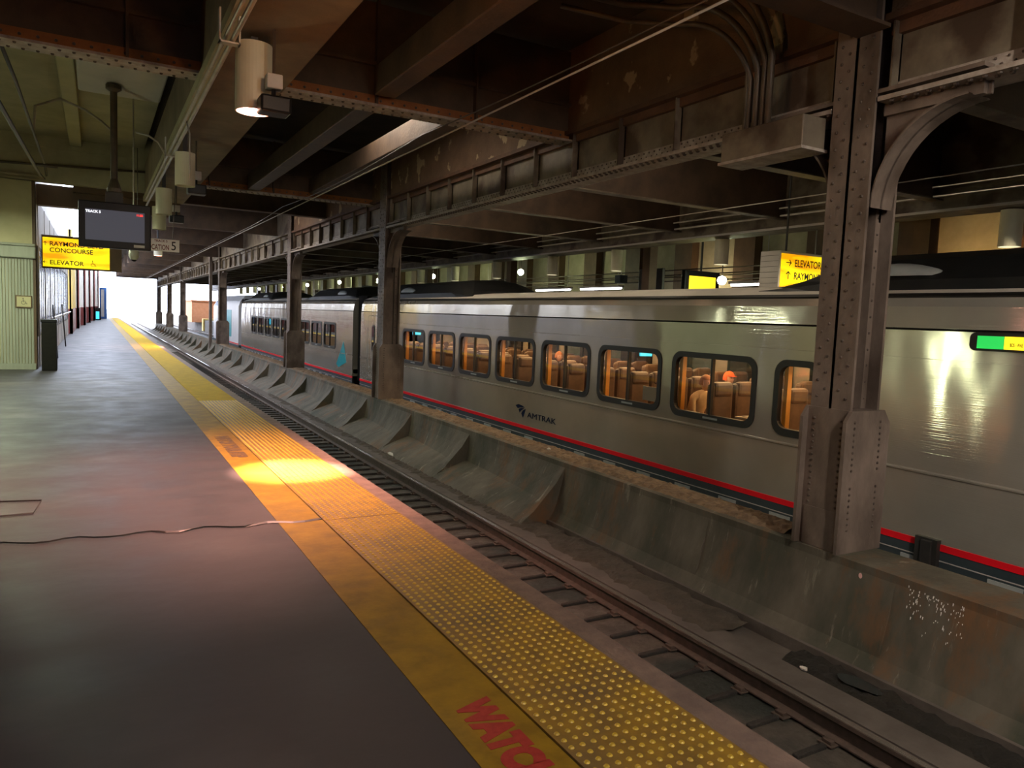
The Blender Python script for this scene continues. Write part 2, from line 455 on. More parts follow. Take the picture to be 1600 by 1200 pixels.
# raised asphalt ridge / crack across the platform
def ridge(name, pts, label):
    m = MB()
    for i in range(len(pts) - 1):
        (x0, y0, w0), (x1, y1, w1) = pts[i], pts[i + 1]
        m.add([(x0, y0 - w0, .004), (x1, y1 - w1, .004), (x1, y1 + w1 * .2, .013), (x0, y0 + w0 * .2, .013), (x0, y0 + w0, .0045), (x1, y1 + w1, .0045)],
              [(0, 1, 2, 3), (3, 2, 5, 4)])
    return struct(name, m, M['ink'], label)
cr = []
for i in range(36):
    t = i / 35
    x = -1.5 + t * 3.05
    cr.append((x, 5.78 - .20 * t + .03 * math.sin(i * 1.3) + random.uniform(-.012, .012), random.uniform(.003, .007) + (.016 if .80 < t < .98 else 0) + (.010 if .62 < t < .66 else 0)))
ridge('trim_3', cr, 'jagged dark crack across the platform')
ridge('trim_4', [(-1.2, 6.47, .006), (-.8, 6.46, .008), (-.42, 6.5, .01), (-.39, 6.9, .006), (-.8, 6.98, .004)], 'edge of a rectangular patch in the asphalt')

# track bed
b = MB()
b.box(2.2, 4.9, -8, 130, -2.2, -1.404)
struct('floor_track', b, M['bed'], 'dark muddy bed of the near track').name = 'floor_2'
b = MB()
# low concrete strip right of the rail
b.box(4.9, 5.22, -8, 130, -2.2, -1.27)
b.box(5.22, 5.62, -8, 130, -2.2, -1.36)
b.box(5.62, 6.2, -8, 130, -2.2, -1.24)
struct('floor_3', b, M['slab'], 'concrete strip between the near rail and the barrier wall')
# second track bed and the ground beyond
b = MB().box(6.5, 11.6, -8, 130, -2.2, -1.42)
struct('floor_4', b, M['bed'], 'dark bed of the far track')
b = MB().box(11.6, 26, -8, 130, -1.6, 0)
struct('floor_5', b, M['slab'], 'far platform behind the train')
b = MB().box(-60, 80, 130, 420, -2.2, -1.3)
struct('ground', b, M['ground'], 'bright open ground beyond the station').name = 'floor_6'

def bumpy_strip(name, x0, x1, y0, y1, z, amp, mt, step=.06, edge=.06, label=None):
    m = MB(); nx = max(3, int((x1 - x0) / step)); ny = int((y1 - y0) / step)
    rnd = random.Random(3)
    ed = [[rnd.uniform(-edge, edge) for _ in range(ny + 1)] for _ in range(2)]
    for k in range(2):
        for j in range(1, ny + 1): ed[k][j] = ed[k][j - 1] * .7 + ed[k][j] * .5
    for j in range(ny + 1):
        for i in range(nx + 1):
            t = i / nx
            xa = x0 + ed[0][j]; xb = x1 + ed[1][j]
            h = 0 if i in (0, nx) else rnd.uniform(.3, 1) * amp
            if j in (0, ny): xa = xb = (x0 + x1) / 2; h = 0
            m.v.append((xa + (xb - xa) * t, y0 + (y1 - y0) * j / ny, z + h))
    for j in range(ny):
        for i in range(nx):
            a = j * (nx + 1) + i
            m.f.append((a, a + 1, a + nx + 2, a + nx + 1)); m.m.append(0)
    return m
o = bumpy_strip('dirt', 5.20, 5.60, 1.0, 4.35, -1.30, .06, None, edge=.07).build('wet_dirt', M['dirt'])
tag(o, 'dark damp dirt filling the channel beside the near barrier wall', 'dirt', kind='stuff')
o = bumpy_strip('dirt2', 5.06, 5.56, 4.9, 26, -1.268, .03, None, edge=.1).build('mud_drift', M['mud'])
tag(o, 'brown mud drift along the foot of the barrier, further down the track', 'dirt', kind='stuff')
o = MB().add([(5.40 + .085 * math.cos(t) * (1 + .2 * math.sin(3 * t)), 3.62 + .20 * math.sin(t), -1.238) for t in [k * PI / 12 for k in range(24)]], [tuple(range(24))]).build('puddle', M['puddle'])
tag(o, 'small oval puddle in the dirt channel by the rail', 'puddle')

# barrier wall: sawtooth of twisted bays
bb = [-2.6, .4, 2.2, 3.7, 5.9, 8.8, 11.95, 14.8, 17.8, 20.8, 23.9, 26.9, 29.9, 33, 36, 39, 42, 45, 48, 51, 54, 57, 60, 63, 66, 69, 72, 75, 78, 81, 84, 87, 90, 93]
b = MB()
def bprof(x_toe, near_bay=False):
    d = max(0, min(1, (5.70 - x_toe) / .46))
    if near_bay: return [(5.945, -.418), (5.9, -.43), (5.9, -.50), (5.86 - d * .2, -.75), (5.80 - d * .3, -1.0), (5.74, -1.12), (5.69, -1.20), (5.62, -1.30)]
    return [(5.945, -.418), (5.9, -.43), (5.9, -.50), (5.885 - d * .13, -.72), (5.84 - d * .32, -.97), (5.48 - d * .08, -1.10), (5.26, -1.20), (5.14, -1.30)]
for i in range(len(bb) - 1):
    y0, y1 = bb[i], bb[i + 1]
    near = y1 < 9
    xt0, xt1 = (5.64, 5.68) if near else (5.24, 5.70)
    n = 8
    prev = None
    for k in range(n + 1):
        t = k / n
        p = bprof(xt0 + (xt1 - xt0) * (t ** .6), near)
        y = y0 + (y1 - y0) * t
        ring = [(x, y, z) for x, z in p]
        if prev:
            m_ = len(ring)
            b.add(prev + ring, [(j, j + 1, j + 1 + m_, j + m_) for j in range(m_ - 1)])
        else:
            q = bprof(5.70, bb[i] < 9.5)
            if i:
                b.add(ring + [(x, y, z) for x, z in q], [(j, j + 1, j + 1 + len(q), j + len(q)) for j in range(1, len(q) - 1)])
        prev = ring
b.box(5.94, 6.45, -2.6, 93, -2.0, -.42)
struct('wall_barrier', b, M['barrier'], 'stained concrete barrier wall with angled buttress bays between the two tracks')
b = MB()
rnd = random.Random(5)
for j in range(420):
    y = 4.9 + j * .06
for y0, y1 in ((4.95, 16.7), (17.6, 26.4), (27.3, 44)):
    ny = int((y1 - y0) / .06)
    for j in range(ny + 1):
        for i in range(8):
            t = i / 7
            h = 0 if i in (0, 7) else rnd.uniform(.2, 1) * .045
            b.v.append((5.97 + .02 * rnd.uniform(-1, 1) + .44 * t, y0 + (y1 - y0) * j / ny, -.418 + h))
    o_ = len(b.v) - (ny + 1) * 8
    for j in range(ny):
        for i in range(7):
            a = o_ + j * 8 + i
            b.f.append((a, a + 1, a + 9, a + 8)); b.m.append(0)
o = b.build('ledge_dust', M['sand'])
tag(o, 'crumbly brown dust piled along the top of the barrier wall', 'dust', kind='stuff')

# roof deck and enclosure
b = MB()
b.box(-8, 26, -9, 22, 5.55, 12.0)  # near block raised well above the deck, unseen, to keep sun off the platform
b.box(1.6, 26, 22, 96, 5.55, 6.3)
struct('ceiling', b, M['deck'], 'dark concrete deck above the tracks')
struct('wall_left', MB().box(-7.4, -7, -9, 20.4, -1, 5.55), M['cream_dk'])
struct('wall_back', MB().box(-7.4, 26, -9.4, -9, -2.2, 5.55), M['deck'])
struct('wall_right', MB().box(20.0, 20.4, -9, 96, -1, 5.55), M['brown'])

# building front on the left
b = MB()
b.box(-7, -1.2, 20.45, 20.75, 0, 4.31, 0)
b.box(-1.26, -1.2, 20.43, 20.75, 0, 4.31, 1)
o = struct('wall_building', b, [M['cream'], M['brown']], 'cream station building front')
b = MB()
x = -7
while x < -1.28:
    b.box(x, x + .045, 20.415, 20.45, .12, 2.55); x += .06
b.bbox(-7, -1.2, 20.33, 20.45, 2.55, 2.82, .02)
b.bbox(-7, -1.2, 20.30, 20.45, 2.82, 2.88, .02)
b.box(-7, -1.22, 20.39, 20.45, 0, .14)
b.box(-2.2, -1.98, 20.39, 20.42, .14, 2.3)
o = struct('trim_5', b, M['board'], 'grey beadboard wainscot with moulded cornice')
b = MB().box(-7, 1.9, 20.46, 20.7, 4.33, 5.25).box(-7, 1.9, 20.42, 20.5, 5.1, 5.55)
struct('wall_header', b, M['cream_dk'], 'cream wall above the building front')
b = MB().box(-1.2, 1.9, 20.95, 21.3, 3.85, 4.33).box(-.45, 1.9, 20.7, 21.0, 4.2, 4.6)
struct('trim_6', b, M['brown'], 'brown header beam behind the screen')
# side of the building with glazed front
b = MB()
b.box(-7, -1.2, 20.75, 43, 4.0, 6.5, 0)
b.box(-1.5, -1.2, 42.6, 43, 0, 4, 0)
b.box(-1.6, -1.2, 20.75, 43, 0, .75, 1)
b.box(-1.6, -1.2, 20.75, 43, 2.9, 4.0, 1)
b.box(-1.6, -1.5, 20.75, 43, 0, 4, 2)
for k in range(9):
    y = 21.2 + k * 2.65
    b.box(-1.30, -1.185, y, y + .22, 0, 4, 1)
struct('wall_side', b, [M['white'], M['grayc'], M['white'], M['brown']], 'glazed storefront wall running down the platform')
for k in range(8):
    y = 21.55 + k * 2.65
    f = MB()
    for yy in (y, y + .72, y + 1.48, y + 2.22): f.box(-1.25, -1.19, yy, yy + .10, .75, 2.9)
    f.box(-1.25, -1.19, y, y + 2.28, .75, .82); f.box(-1.25, -1.19, y, y + 2.28, 2.83, 2.9)
    w = f.build('window_%d' % (k + 1), M['blackm']); w['kind'] = 'structure'; w['label'] = 'dark framed storefront window'
    g = MB().box(-1.22, -1.20, y + .05, y + 2.24, .8, 2.85).build('pane', M['store_pane'], w)
# far wall with maroon dado, stepping toward the track
far = [(-1.05, 43.4, 52.5), (-.92, 52.5, 60.5), (-.66, 60.5, 68.5), (-.40, 68.5, 77), (-.10, 77, 87), (.25, 87, 97)]
for k, (x, y0, y1) in enumerate(far):
    b = MB()
    b.box(x - .5, x, y0, y1, 0, 1.25, 0).box(x - .5, x - .02, y0, y1, 1.25, 5.2, 1 if k == 0 else 2)
    b.box(x - .1, x + .04, y0, y0 + .3, 0, 5.2, 0 if k else 1)
    b.box(x - .1, x + .04, y0, y0 + .3, 0, 1.25, 0)
    struct('wall_far_%d' % k, b, [M['maroon'], M['ylwall'], M['white']], 'sunlit cream wall with maroon dado').name = 'wall_%s' % ('far' if k == 0 else 'far.%03d' % k)

# ================================================================== PLATFORM EDGE
def dome_mat(y0, y1, label, domes):
    b = MB()
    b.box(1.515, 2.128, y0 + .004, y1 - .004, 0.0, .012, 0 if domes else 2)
    if domes:
        nx = 12; sp = .61 / nx
        ny = int((y1 - y0) / sp)
        yend = min(y1, 20)
        for j in range(ny):
            y = y0 + (j + .5) * sp
            if y > yend: break
            nn = 8 if y < 7 else 6
            for i in range(nx):
                x = 1.517 + (i + .5) * sp
                rr = .0125
                vs = []
                for r_, h_ in ((rr, .012), (rr * .62, .0175)):
                    for k in range(nn):
                        t = 2 * PI * k / nn
                        vs.append((x + r_ * math.cos(t), y + r_ * math.sin(t), h_))
                b.add(vs, [(k, (k + 1) % nn, (k + 1) % nn + nn, k + nn) for k in range(nn)] + [tuple(range(nn, 2 * nn))], 1)
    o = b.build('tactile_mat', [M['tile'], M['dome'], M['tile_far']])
    return tag(o, label, 'tactile mat', 'yellow tactile mats along the platform edge')
dome_mat(-.6, 5.52, 'yellow tactile mat nearest the camera, ending at the platform crack', True)
dome_mat(5.52, 7.12, 'yellow tactile mat between the crack and the brightest lamp glow', True)
dome_mat(7.12, 13.5, 'yellow tactile mat just beyond the brightest lamp glow', True)
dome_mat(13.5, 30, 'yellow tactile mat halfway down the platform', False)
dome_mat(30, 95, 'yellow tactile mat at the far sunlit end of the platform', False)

def painted(text, y_start, size, mt, label):
    r = empty('painted_warning', (1.29, y_start, .0), label, 'painted lettering')
    place_text('lettering', text, size, (1.285, y_start, .0034), (0, -1, 0), (1, 0, 0), mt, r, extrude=.0006, bold=.015, sx=.80)
    return r
painted('WATCH YOUR STEP', 2.64, .20, M['red_paint'], 'red stencilled WATCH warning on the nearest yellow stripe')
painted('WATCH YOUR STEP', 9.75, .20, M['dark_stencil'], 'faded dark stencilled warning on the yellow stripe near the lamp glow')

# ================================================================== TRACK
def rail(x, zt, y0, y1, label):
    r = empty('steel_rail', (x, y0, zt - .15), label, 'rail')
    b = MB()
    b.prism([(x - .036, zt), (x + .036, zt), (x + .038, zt - .03), (x + .01, zt - .05), (x - .01, zt - .05), (x - .038, zt - .03)], 'Y', y0, y1)
    b.build('rail_head', M['rail_rust'], r)
    MB().box(x - .028, x + .028, y0, y1, zt, zt + .003).build('polished_tread', M['tread'], r)
    b = MB().prism([(x - .01, zt - .045), (x + .01, zt - .045), (x + .012, zt - .135), (x + .075, zt - .15), (x + .075, zt - .162), (x - .075, zt - .162), (x - .075, zt - .15), (x - .012, zt - .135)], 'Y', y0, y1)
    b.build('rail_base', M['rail_rust'], r)
    return r
rail(4.755, -1.22, -6, 128, 'polished running rail farther from the platform edge on the near track')
rail(3.32, -1.22, -6, 128, 'running rail tucked under the platform edge')
rail(8.85, -1.20, -6, 128, 'near rail under the silver train')
rail(10.29, -1.20, -6, 128, 'far rail under the silver train')
# sleepers
sl = empty('rail_sleeper', (4.0, 1.6, -1.46), 'dark buried sleeper under the near track', 'sleeper', 'dark sleepers along the near track')
MB().bbox(2.75, 4.95, 1.545, 1.655, -1.47, -1.408, .012).build('timber', M['tie'], sl)
p = MB().bbox(4.60, 4.91, 1.54, 1.66, -1.396, -1.380, .006)
p.bbox(4.62, 4.665, 1.56, 1.64, -1.39, -1.355, .006).bbox(4.845, 4.89, 1.56, 1.64, -1.39, -1.355, .006)
p.build('tie_plate', M['rail_rust'], sl)
sb = MB().bbox(4.28, 4.60, 1.57, 1.62, -1.42, -1.372, .012); sb.build('clip_bar', M['tie'], sl)
KIDS['rail_sleeper'] = [x for x in COL.objects if x.parent == sl]
for k in range(1, 120):
    c = copy_tree(sl); c.location = (4.0, 1.6 + k * .43, -1.46)
# rubble
def stone(loc, s, label, mt='stone', cat='stone', nm='rubble_stone'):
    bm = bmesh.new(); bmesh.ops.create_icosphere(bm, subdivisions=2, radius=1)
    rnd = random.Random(int(loc[0] * 1000 + loc[1] * 77))
    for v in bm.verts:
        v.co = Vector((v.co.x * s[0], v.co.y * s[1], v.co.z * s[2])) * rnd.uniform(.75, 1.15)
    me = bpy.data.meshes.new(nm); bm.to_mesh(me); bm.free(); me.materials.append(M[mt])
    o = bpy.data.objects.new(nm, me); COL.objects.link(o); o.location = loc
    return tag(o, label, cat)
stone((4.13, 4.98, -1.43), (.05, .05, .035), 'pale stone between platform edge and rail in the foreground')
stone((4.40, 8.86, -1.43), (.06, .06, .04), 'pale stone beside the rail beyond the lamp glow')
stone((5.33, 11.4, -1.235), (.06, .12, .03), 'flat stone on the mud strip below the second column')
stone((5.25, 14.2, -1.235), (.06, .22, .03), 'white crumpled litter on the mud strip past the rail', 'paper', 'litter', 'paper_litter')
stone((5.22, 4.02, -1.25), (.03, .035, .02), 'small pale wrapper at the tip of the wet dirt', 'paper', 'litter', 'paper_litter')
stone((6.12, 9.6, -.375), (.03, .04, .02), 'small white scrap on the dusty top of the barrier', 'paper', 'litter', 'paper_litter')

# ================================================================== COLUMNS
def column(y0, label, detail=True, group='riveted steel columns along the barrier wall'):
    # y0 = near edge of column; width .43 along Y, .40 along X
    r = empty('steel_column', (6.15, y0 + .21, -.42), label, 'column', group)
    X0, X1, Y0, Y1 = 5.95, 6.36, y0, y0 + .43
    s = MB()
    s.box(X0, X0 + .03, Y0, Y1, .5, 5.55)
    s.box(X1 - .03, X1, Y0, Y1, .5, 5.55)
    s.box(X0, X1, y0 + .20, y0 + .23, .5, 5.55)
    # angles
    for xx in (X0 + .03, X1 - .10):
        s.box(xx, xx + .07, y0 + .12, y0 + .31, .9, 5.55)
    nz = int((5.4 - 1.0) / .15) if detail else 14
    for k in range(nz):
        z = 1.0 + k * (4.4 / nz)
        if detail:
            for q, dy in ((0, .06), (1, .14), (0, .37), (1, .29)):
                s.rivet((X0, y0 + dy, z + (.075 if q else 0)), (-1, 0, 0), .016, .012, 1)
            for xx in (X0 + .065, X1 - .065):
                s.rivet((xx, y0 + .12, z), (0, -1, 0), .014, .01, 1)
        else:
            for dy in (.06, .37):
                s.rivet((X0, y0 + dy, z), (-1, 0, 0), .022, .012, 1)
    s.build('shaft', [M['steel'], M['rivet']], r)
    # base casing: core box plus two chamfered wing plates
    c = MB()
    c.box(X0 - .02, X1 + .02, Y0, Y1, -.42, .90, 0)
    for yy in (Y0 - .035, Y1):
        c.prism([(X0 - .09, -.42), (X1 + .13, -.42), (X1 + .13, .78), (X1 + .04, .90), (X0 - .02, .90), (X0 - .09, .80)], 'Y', yy, yy + .035, 0)
        for xx in (X0 + .03, X1 - .01):
            for k in range(19 if detail else 8):
                z = -.2 + k * (1.05 / (19 if detail else 8))
                if detail and 8 <= k <= 9: continue
                if yy < y0: c.rivet((xx, yy, z), (0, -1, 0), .015, .011, 1)
    for dy in (.07, .36):
        for k in range(20 if detail else 8):
            z = -.3 + k * (1.15 / (20 if detail else 8))
            c.rivet((X0 - .02, y0 + dy, z), (-1, 0, 0), .015, .011, 1)
    c.box(X0 - .03, X0 - .02, Y0 + .03, Y1 - .03, -.42, -.05, 0)
    c.build('base_casing', [M['steel'], M['rivet']], r)
    # curved knee brackets on both sides along the girder
    for sgn, ya, nm in ((-1, Y0, 'knee_bracket'), (1, Y1, 'knee_bracket')):
        k_ = MB()
        R = .80
        arc = []
        for i in range(13):
            t = i / 12 * PI / 2
            arc.append((ya + sgn * (R - R * math.cos(t)) * .98, 2.72 + R * math.sin(t) * 1.0))
        top = [(ya + sgn * (R + .08), 3.52), (ya + sgn * (R + .08), 3.72), (ya, 3.72), (ya, 2.60)]
        poly = arc + top
        k_.prism([(p_[0], p_[1]) for p_ in poly], 'X', 6.13, 6.16, 0)
        for i in range(12):
            (ya0, za0), (ya1, za1) = arc[i], arc[i + 1]
            k_.add([(6.00, ya0, za0), (6.30, ya0, za0), (6.30, ya1, za1), (6.00, ya1, za1),
                    (6.00, ya0 + sgn * -.012, za0 + .014), (6.30, ya0 + sgn * -.012, za0 + .014), (6.30, ya1 + sgn * -.012, za1 + .014), (6.00, ya1 + sgn * -.012, za1 + .014)],
                   [(0, 1, 2, 3), (7, 6, 5, 4), (0, 3, 7, 4), (1, 5, 6, 2)], 0)
        k_.box(5.97, 6.33, min(ya, ya + sgn * (R + .10)), max(ya, ya + sgn * (R + .10)), 3.695, 3.73, 0)
        k_.box(6.08, 6.13, min(ya, ya + sgn * (R + .05)), max(ya, ya + sgn * (R + .05)), 3.52, 3.70, 0)
        if detail:
            for i in range(7):
                k_.rivet((6.08, ya + sgn * (.1 + i * .11), 3.63), (-1, 0, 0), .015, .011, 1)
        k_.build(nm, [M['steel'], M['rivet']], r)
    return r
cols = [(4.30, 'big riveted steel column nearest the camera', True), (16.9, 'dark steel column, second from the camera', True), (26.7, 'third steel column from the camera, before the second car', False),
        (43.9, 'fourth steel column from the camera, beside the locomotive end', False), (65.5, 'fifth steel column, bright daylight on both sides', False),
        (78.0, 'sixth steel column, slim against the white daylight', False), (91.7, 'farthest steel column at the mouth of the station', False)]
for y, l, d in cols: column(y, l, d)

# thin pole paired with 4th column
pp = empty('catenary_pole', (5.85, 46.5, -.42), 'slim steel pole just left of the fourth column', 'pole')
MB().box(5.78, 5.93, 46.5, 46.8, -.9, 5.5).build('shaft', M['steel'], pp)

# ================================================================== GIRDERS ALONG THE COLUMN LINE
def girder(y0, y1, label, detail, sp=1.05):
    r = empty('plate_girder', (6.15, (y0 + y1) / 2, 3.6), label, 'girder', 'riveted girders over the column line')
    w = MB()
    w.box(6.13, 6.16, y0, y1, 3.66, 4.36, 0)
    nst = max(1, int((y1 - y0) / sp))
    for i in range(nst + 1):
        y = y0 + .05 + i * ((y1 - y0 - .12) / nst)
        w.box(6.02, 6.13, y, y + .02, 3.70, 4.30, 0)
        w.box(6.11, 6.13, y, y + .10, 3.70, 4.30, 0)
        if detail:
            for k in range(6): w.rivet((6.11, y + .06, 3.78 + k * .09), (-1, 0, 0), .013, .01, 1)
    if detail:
        n = int((y1 - y0) / .10)
        for i in range(n):
            y = y0 + .05 + i * .10
            w.rivet((6.11, y, 3.72), (-1, 0, 0), .013, .01, 1)
            w.rivet((6.11, y, 4.27), (-1, 0, 0), .012, .009, 1)
            w.rivet((6.11, y + .05, 3.77), (-1, 0, 0), .013, .01, 1)
    w.build('web', [M['girder'], M['rivet']], r)
    f = MB()
    f.box(5.95, 6.34, y0, y1, 3.62, 3.66, 0)
    f.box(6.11, 6.13, y0, y1, 3.66, 3.80, 0)
    if detail:
        n = int((y1 - y0) / .11)
        for i in range(n):
            y = y0 + .05 + i * .11
            for x in (5.99, 6.06):
                f.rivet((x, y + (.055 if x > 6 else 0), 3.62), (0, 0, -1), .025, .02, 1)
    f.build('bottom_flange', [M['flange'] if detail else M['girder'], M['rivet']], r)
    t = MB().box(5.97, 6.32, y0, y1, 4.30, 4.36, 0)
    t.box(6.07, 6.13, y0, y1, 4.20, 4.30, 0)
    if detail:
        n = int((y1 - y0) / .25)
        for i in range(n): t.rivet((5.99, y0 + .1 + i * .25, 4.36), (0, 0, 1), .016, .012, 1)
    t.build('top_ledge', [M['girder_edge'] if detail else M['girder'], M['rivet']], r)
    e = MB().box(6.05, 6.28, y0, y1, 4.36, 5.54, 0)
    e.build('encasement', M['encase'] if detail else M['girder'], r)
    return r
ys = [c[0] for c in cols]
gl = ['girder bay ahead of the nearest column at the right edge', 'long riveted girder bay between the nearest and second columns', 'riveted girder bay between the second and third columns',
      'girder bay between the third and fourth columns', 'girder bay between the fourth and fifth columns', 'girder bay between the fifth and sixth columns', 'girder bay between the sixth and farthest columns']
girder(-6, 4.28, gl[0], True)
for i in range(6):
    girder(ys[i] + .45, ys[i + 1] - .02, gl[i + 1], i < 2, 1.05 if i < 2 else 1.4)

# wide transverse roof beams on the platform side
ords = ['nearest', 'second', 'third', 'fourth', 'fifth', 'sixth', 'seventh', 'eighth', 'ninth', 'tenth', 'eleventh', 'twelfth', 'thirteenth', 'fourteenth', 'fifteenth']
def cross_beam(y, zb, x0, x1, label, rich, zt=5.5):
    r = empty('roof_beam', ((x0 + x1) / 2, y, zb), label, 'roof beam', 'deep roof beams over the platform and near track')
    w = MB().box(x0, x1, y + .13, y + .17, zb + .03, zt, 0)
    if rich:
        w.box(x0, x1, y + .09, y + .13, zb + .03, zb + .16, 1)
        w.box(x0, x1, y + .06, y + .13, zb + .52, zb + .56, 0)
        n = int((x1 - x0) / 1.4)
        for i in range(n): w.box(x0 + .3 + i * 1.4, x0 + .33 + i * 1.4, y + .03, y + .13, zb + .03, zt, 0)
        for i in range(int((x1 - x0) / .16)): w.rivet((x0 + .1 + i * .16, y + .09, zb + .10), (0, -1, 0), .018, .014, 2)
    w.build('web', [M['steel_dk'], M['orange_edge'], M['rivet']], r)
    f = MB().box(x0, x1, y - .02, y + .30, zb, zb + .03, 0)
    if rich:
        for i in range(int((x1 - x0) / .13)):
            f.rivet((x0 + .06 + i * .13, y + .05, zb), (0, 0, -1), .02, .018, 1)
            f.rivet((x0 + .12 + i * .13, y + .24, zb), (0, 0, -1), .02, .018, 1)
    f.build('bottom_flange', [M['flange'] if rich else M['steel_dk'], M['rivet']], r)
    return r
cb = [(1.7, 4.2), (4.22, 4.22), (9.24, 4.20), (18.1, 4.28), (22.4, 4.4), (29.3, 4.42), (36.8, 4.42), (45.1, 4.45), (51.8, 4.48), (58.5, 4.45), (66, 4.5), (72, 4.5), (78.5, 4.5), (85, 4.5), (92.1, 4.5)]
for i, (y, z) in enumerate(cb):
    x0 = -7 if y in (1.7, 9.24) else 1.93
    cross_beam(y, z, x0, 5.94 if i == 1 else 6.05, '%s dark roof beam over the near track, counted from the camera' % ords[i] if i else 'dark roof beam directly overhead at the top right, nearest the camera', i in (0, 2, 3))
# transverse beams over the train track
r0 = None
for k in range(26):
    y = 1.1 + 3.06 * k
    if k == 0:
        r0 = empty('track_beam', (9.2, y, 3.78), 'x', 'roof beam', 'thin lipped beams over the train')
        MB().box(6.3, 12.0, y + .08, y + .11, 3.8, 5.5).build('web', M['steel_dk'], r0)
        MB().box(6.3, 12.0, y, y + .2, 3.78, 3.80).build('bottom_flange', M['girder'], r0)
        KIDS[r0.name] = [x for x in COL.objects if x.parent == r0]
        rr = r0
    else:
        KIDS_ = KIDS['track_beam']
        rr = r0.copy(); COL.objects.link(rr)
        for ch in KIDS_:
            c = ch.copy(); COL.objects.link(c); c.parent = rr; c.matrix_parent_inverse = ch.matrix_parent_inverse.copy()
        rr.location = (9.2, y, 3.78)
    rr['label'] = 'dark beam with a thin pale lower lip over the train, ' + ordw(k + 1) + ' from the camera'

# longitudinal box beam and joists over the platform
b = MB().bbox(1.06, 1.92, -4, 20.4, 4.13, 5.0, .02)
b.box(1.02, 1.16, -4, 20.4, 4.10, 4.20, 1)
o = b.build('box_beam', [M['soffit'], M['cream_dk']]); tag(o, 'wide aged cream box beam running down the platform above the lamps', 'roof beam')
jn = []
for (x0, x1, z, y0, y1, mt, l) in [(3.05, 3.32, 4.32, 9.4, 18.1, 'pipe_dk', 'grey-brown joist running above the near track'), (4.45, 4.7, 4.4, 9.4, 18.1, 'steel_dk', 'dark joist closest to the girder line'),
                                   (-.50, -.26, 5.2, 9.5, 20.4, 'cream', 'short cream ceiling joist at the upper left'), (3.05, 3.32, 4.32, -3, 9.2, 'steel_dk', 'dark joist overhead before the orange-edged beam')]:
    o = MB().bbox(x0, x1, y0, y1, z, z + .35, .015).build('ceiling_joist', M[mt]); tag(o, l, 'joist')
o = MB().bbox(-.22, .95, 9.7, 13.9, 4.92, 5.15, .03).build('ceiling_duct', M['grayc']); tag(o, 'flat pale grey duct on the ceiling above the screen pole', 'duct')
o = MB().bbox(-2.5, -.9, 9.7, 11.2, 5.0, 5.3, .03).build('ceiling_duct', M['cream']); tag(o, 'cream duct stub at the top left corner', 'duct')
b = MB().box(-7, 1.05, -4, 20.4, 5.35, 5.54); struct('ceiling_platform', b, M['cream_dk']).name = 'ceiling_2'

# ================================================================== LAMPS OVER THE PLATFORM
def drum(x, y, zb, zt, r_, label, hot=0.0, color=(1, .9, .8), dim=True, ztop=4.14, cat_group='hanging drum lamps over the platform'):
    r = empty('drum_lamp', (x, y, zt), label, 'lamp', cat_group)
    MB().lathe([(.0, zt), (r_, zt), (r_, zb), (r_ - .012, zb), (r_ - .012, zt - .05), (0, zt - .05)], x, y, 32).build('drum_shell', M['drum'], r, smooth=False)
    MB().box(x - .03, x + .03, y - .03, y + .03, zt, ztop).build('mount', M['blackm'], r)
    lz = zb + .05
    mt = M['lens_hot'] if hot > 0 else (M['lens_dim'] if dim else M['drum'])
    MB().lathe([(.0, lz + .01), (r_ - .03, lz + .01), (r_ - .03, lz), (0, lz)], x, y, 24).build('lens', mt, r)
    if hot > 0:
        lamp('lamp_light', 'SPOT', (x, y, zb + .02), hot, color, .04, r, (0.11, -.02, -1), .38, 1.0)
        lamp('lamp_spill', 'SPOT', (x, y, zb + .02), hot * .15, color, .05, r, (-.05, -.02, -1), 1.7, 1.0)
    return r
drum(1.31, 7.5, 3.45, 4.06, .165, 'cream drum lamp glowing pink, nearest over the platform', 14000, (1.0, .47, .36))
drum(1.17, 12.2, 3.38, 3.86, .14, 'cream drum lamp right of the screen pole, second in the row', 0, dim=False)
drum(1.16, 16.0, 3.35, 3.84, .145, 'cream drum lamp just above the screen corner, third in the row', 0, dim=False)
drum(1.28, 19.0, 3.33, 3.84, .145, 'cream drum lamp partly behind the third, last before the header', 0, dim=False)
drum(2.1, 31.8, 3.5, 3.9, .15, 'small drum lamp far down the platform', 6000, (1.0, .55, .35), ztop=5.56)
def speaker_hang(x, y, z, zt, label):
    r = empty('hanging_floodlight', (x, y, zt), label, 'floodlight', 'black floodlights on drop rods')
    MB().tube([(x, y, zt), (x, y, z + .32)], .013).build('drop_rod', M['pipe_dk'], r)
    MB().bbox(x - .07, x + .07, y - .06, y + .06, z + .20, z + .33, .01).build('junction_box', M['grayc'], r)
    MB().bbox(x - .13, x + .14, y - .11, y + .11, z - .02, z + .13, .02).tube([(x, y, z + .1), (x, y, z + .22)], .02).build('housing', M['black'], r)
speaker_hang(1.43, 7.18, 3.40, 4.14, 'black floodlight hanging beside the pink glowing lamp')
speaker_hang(1.36, 12.55, 3.34, 4.14, 'black floodlight hanging beside the second drum lamp')
speaker_hang(1.42, 16.5, 3.28, 4.14, 'black floodlight hanging beside the third drum lamp')

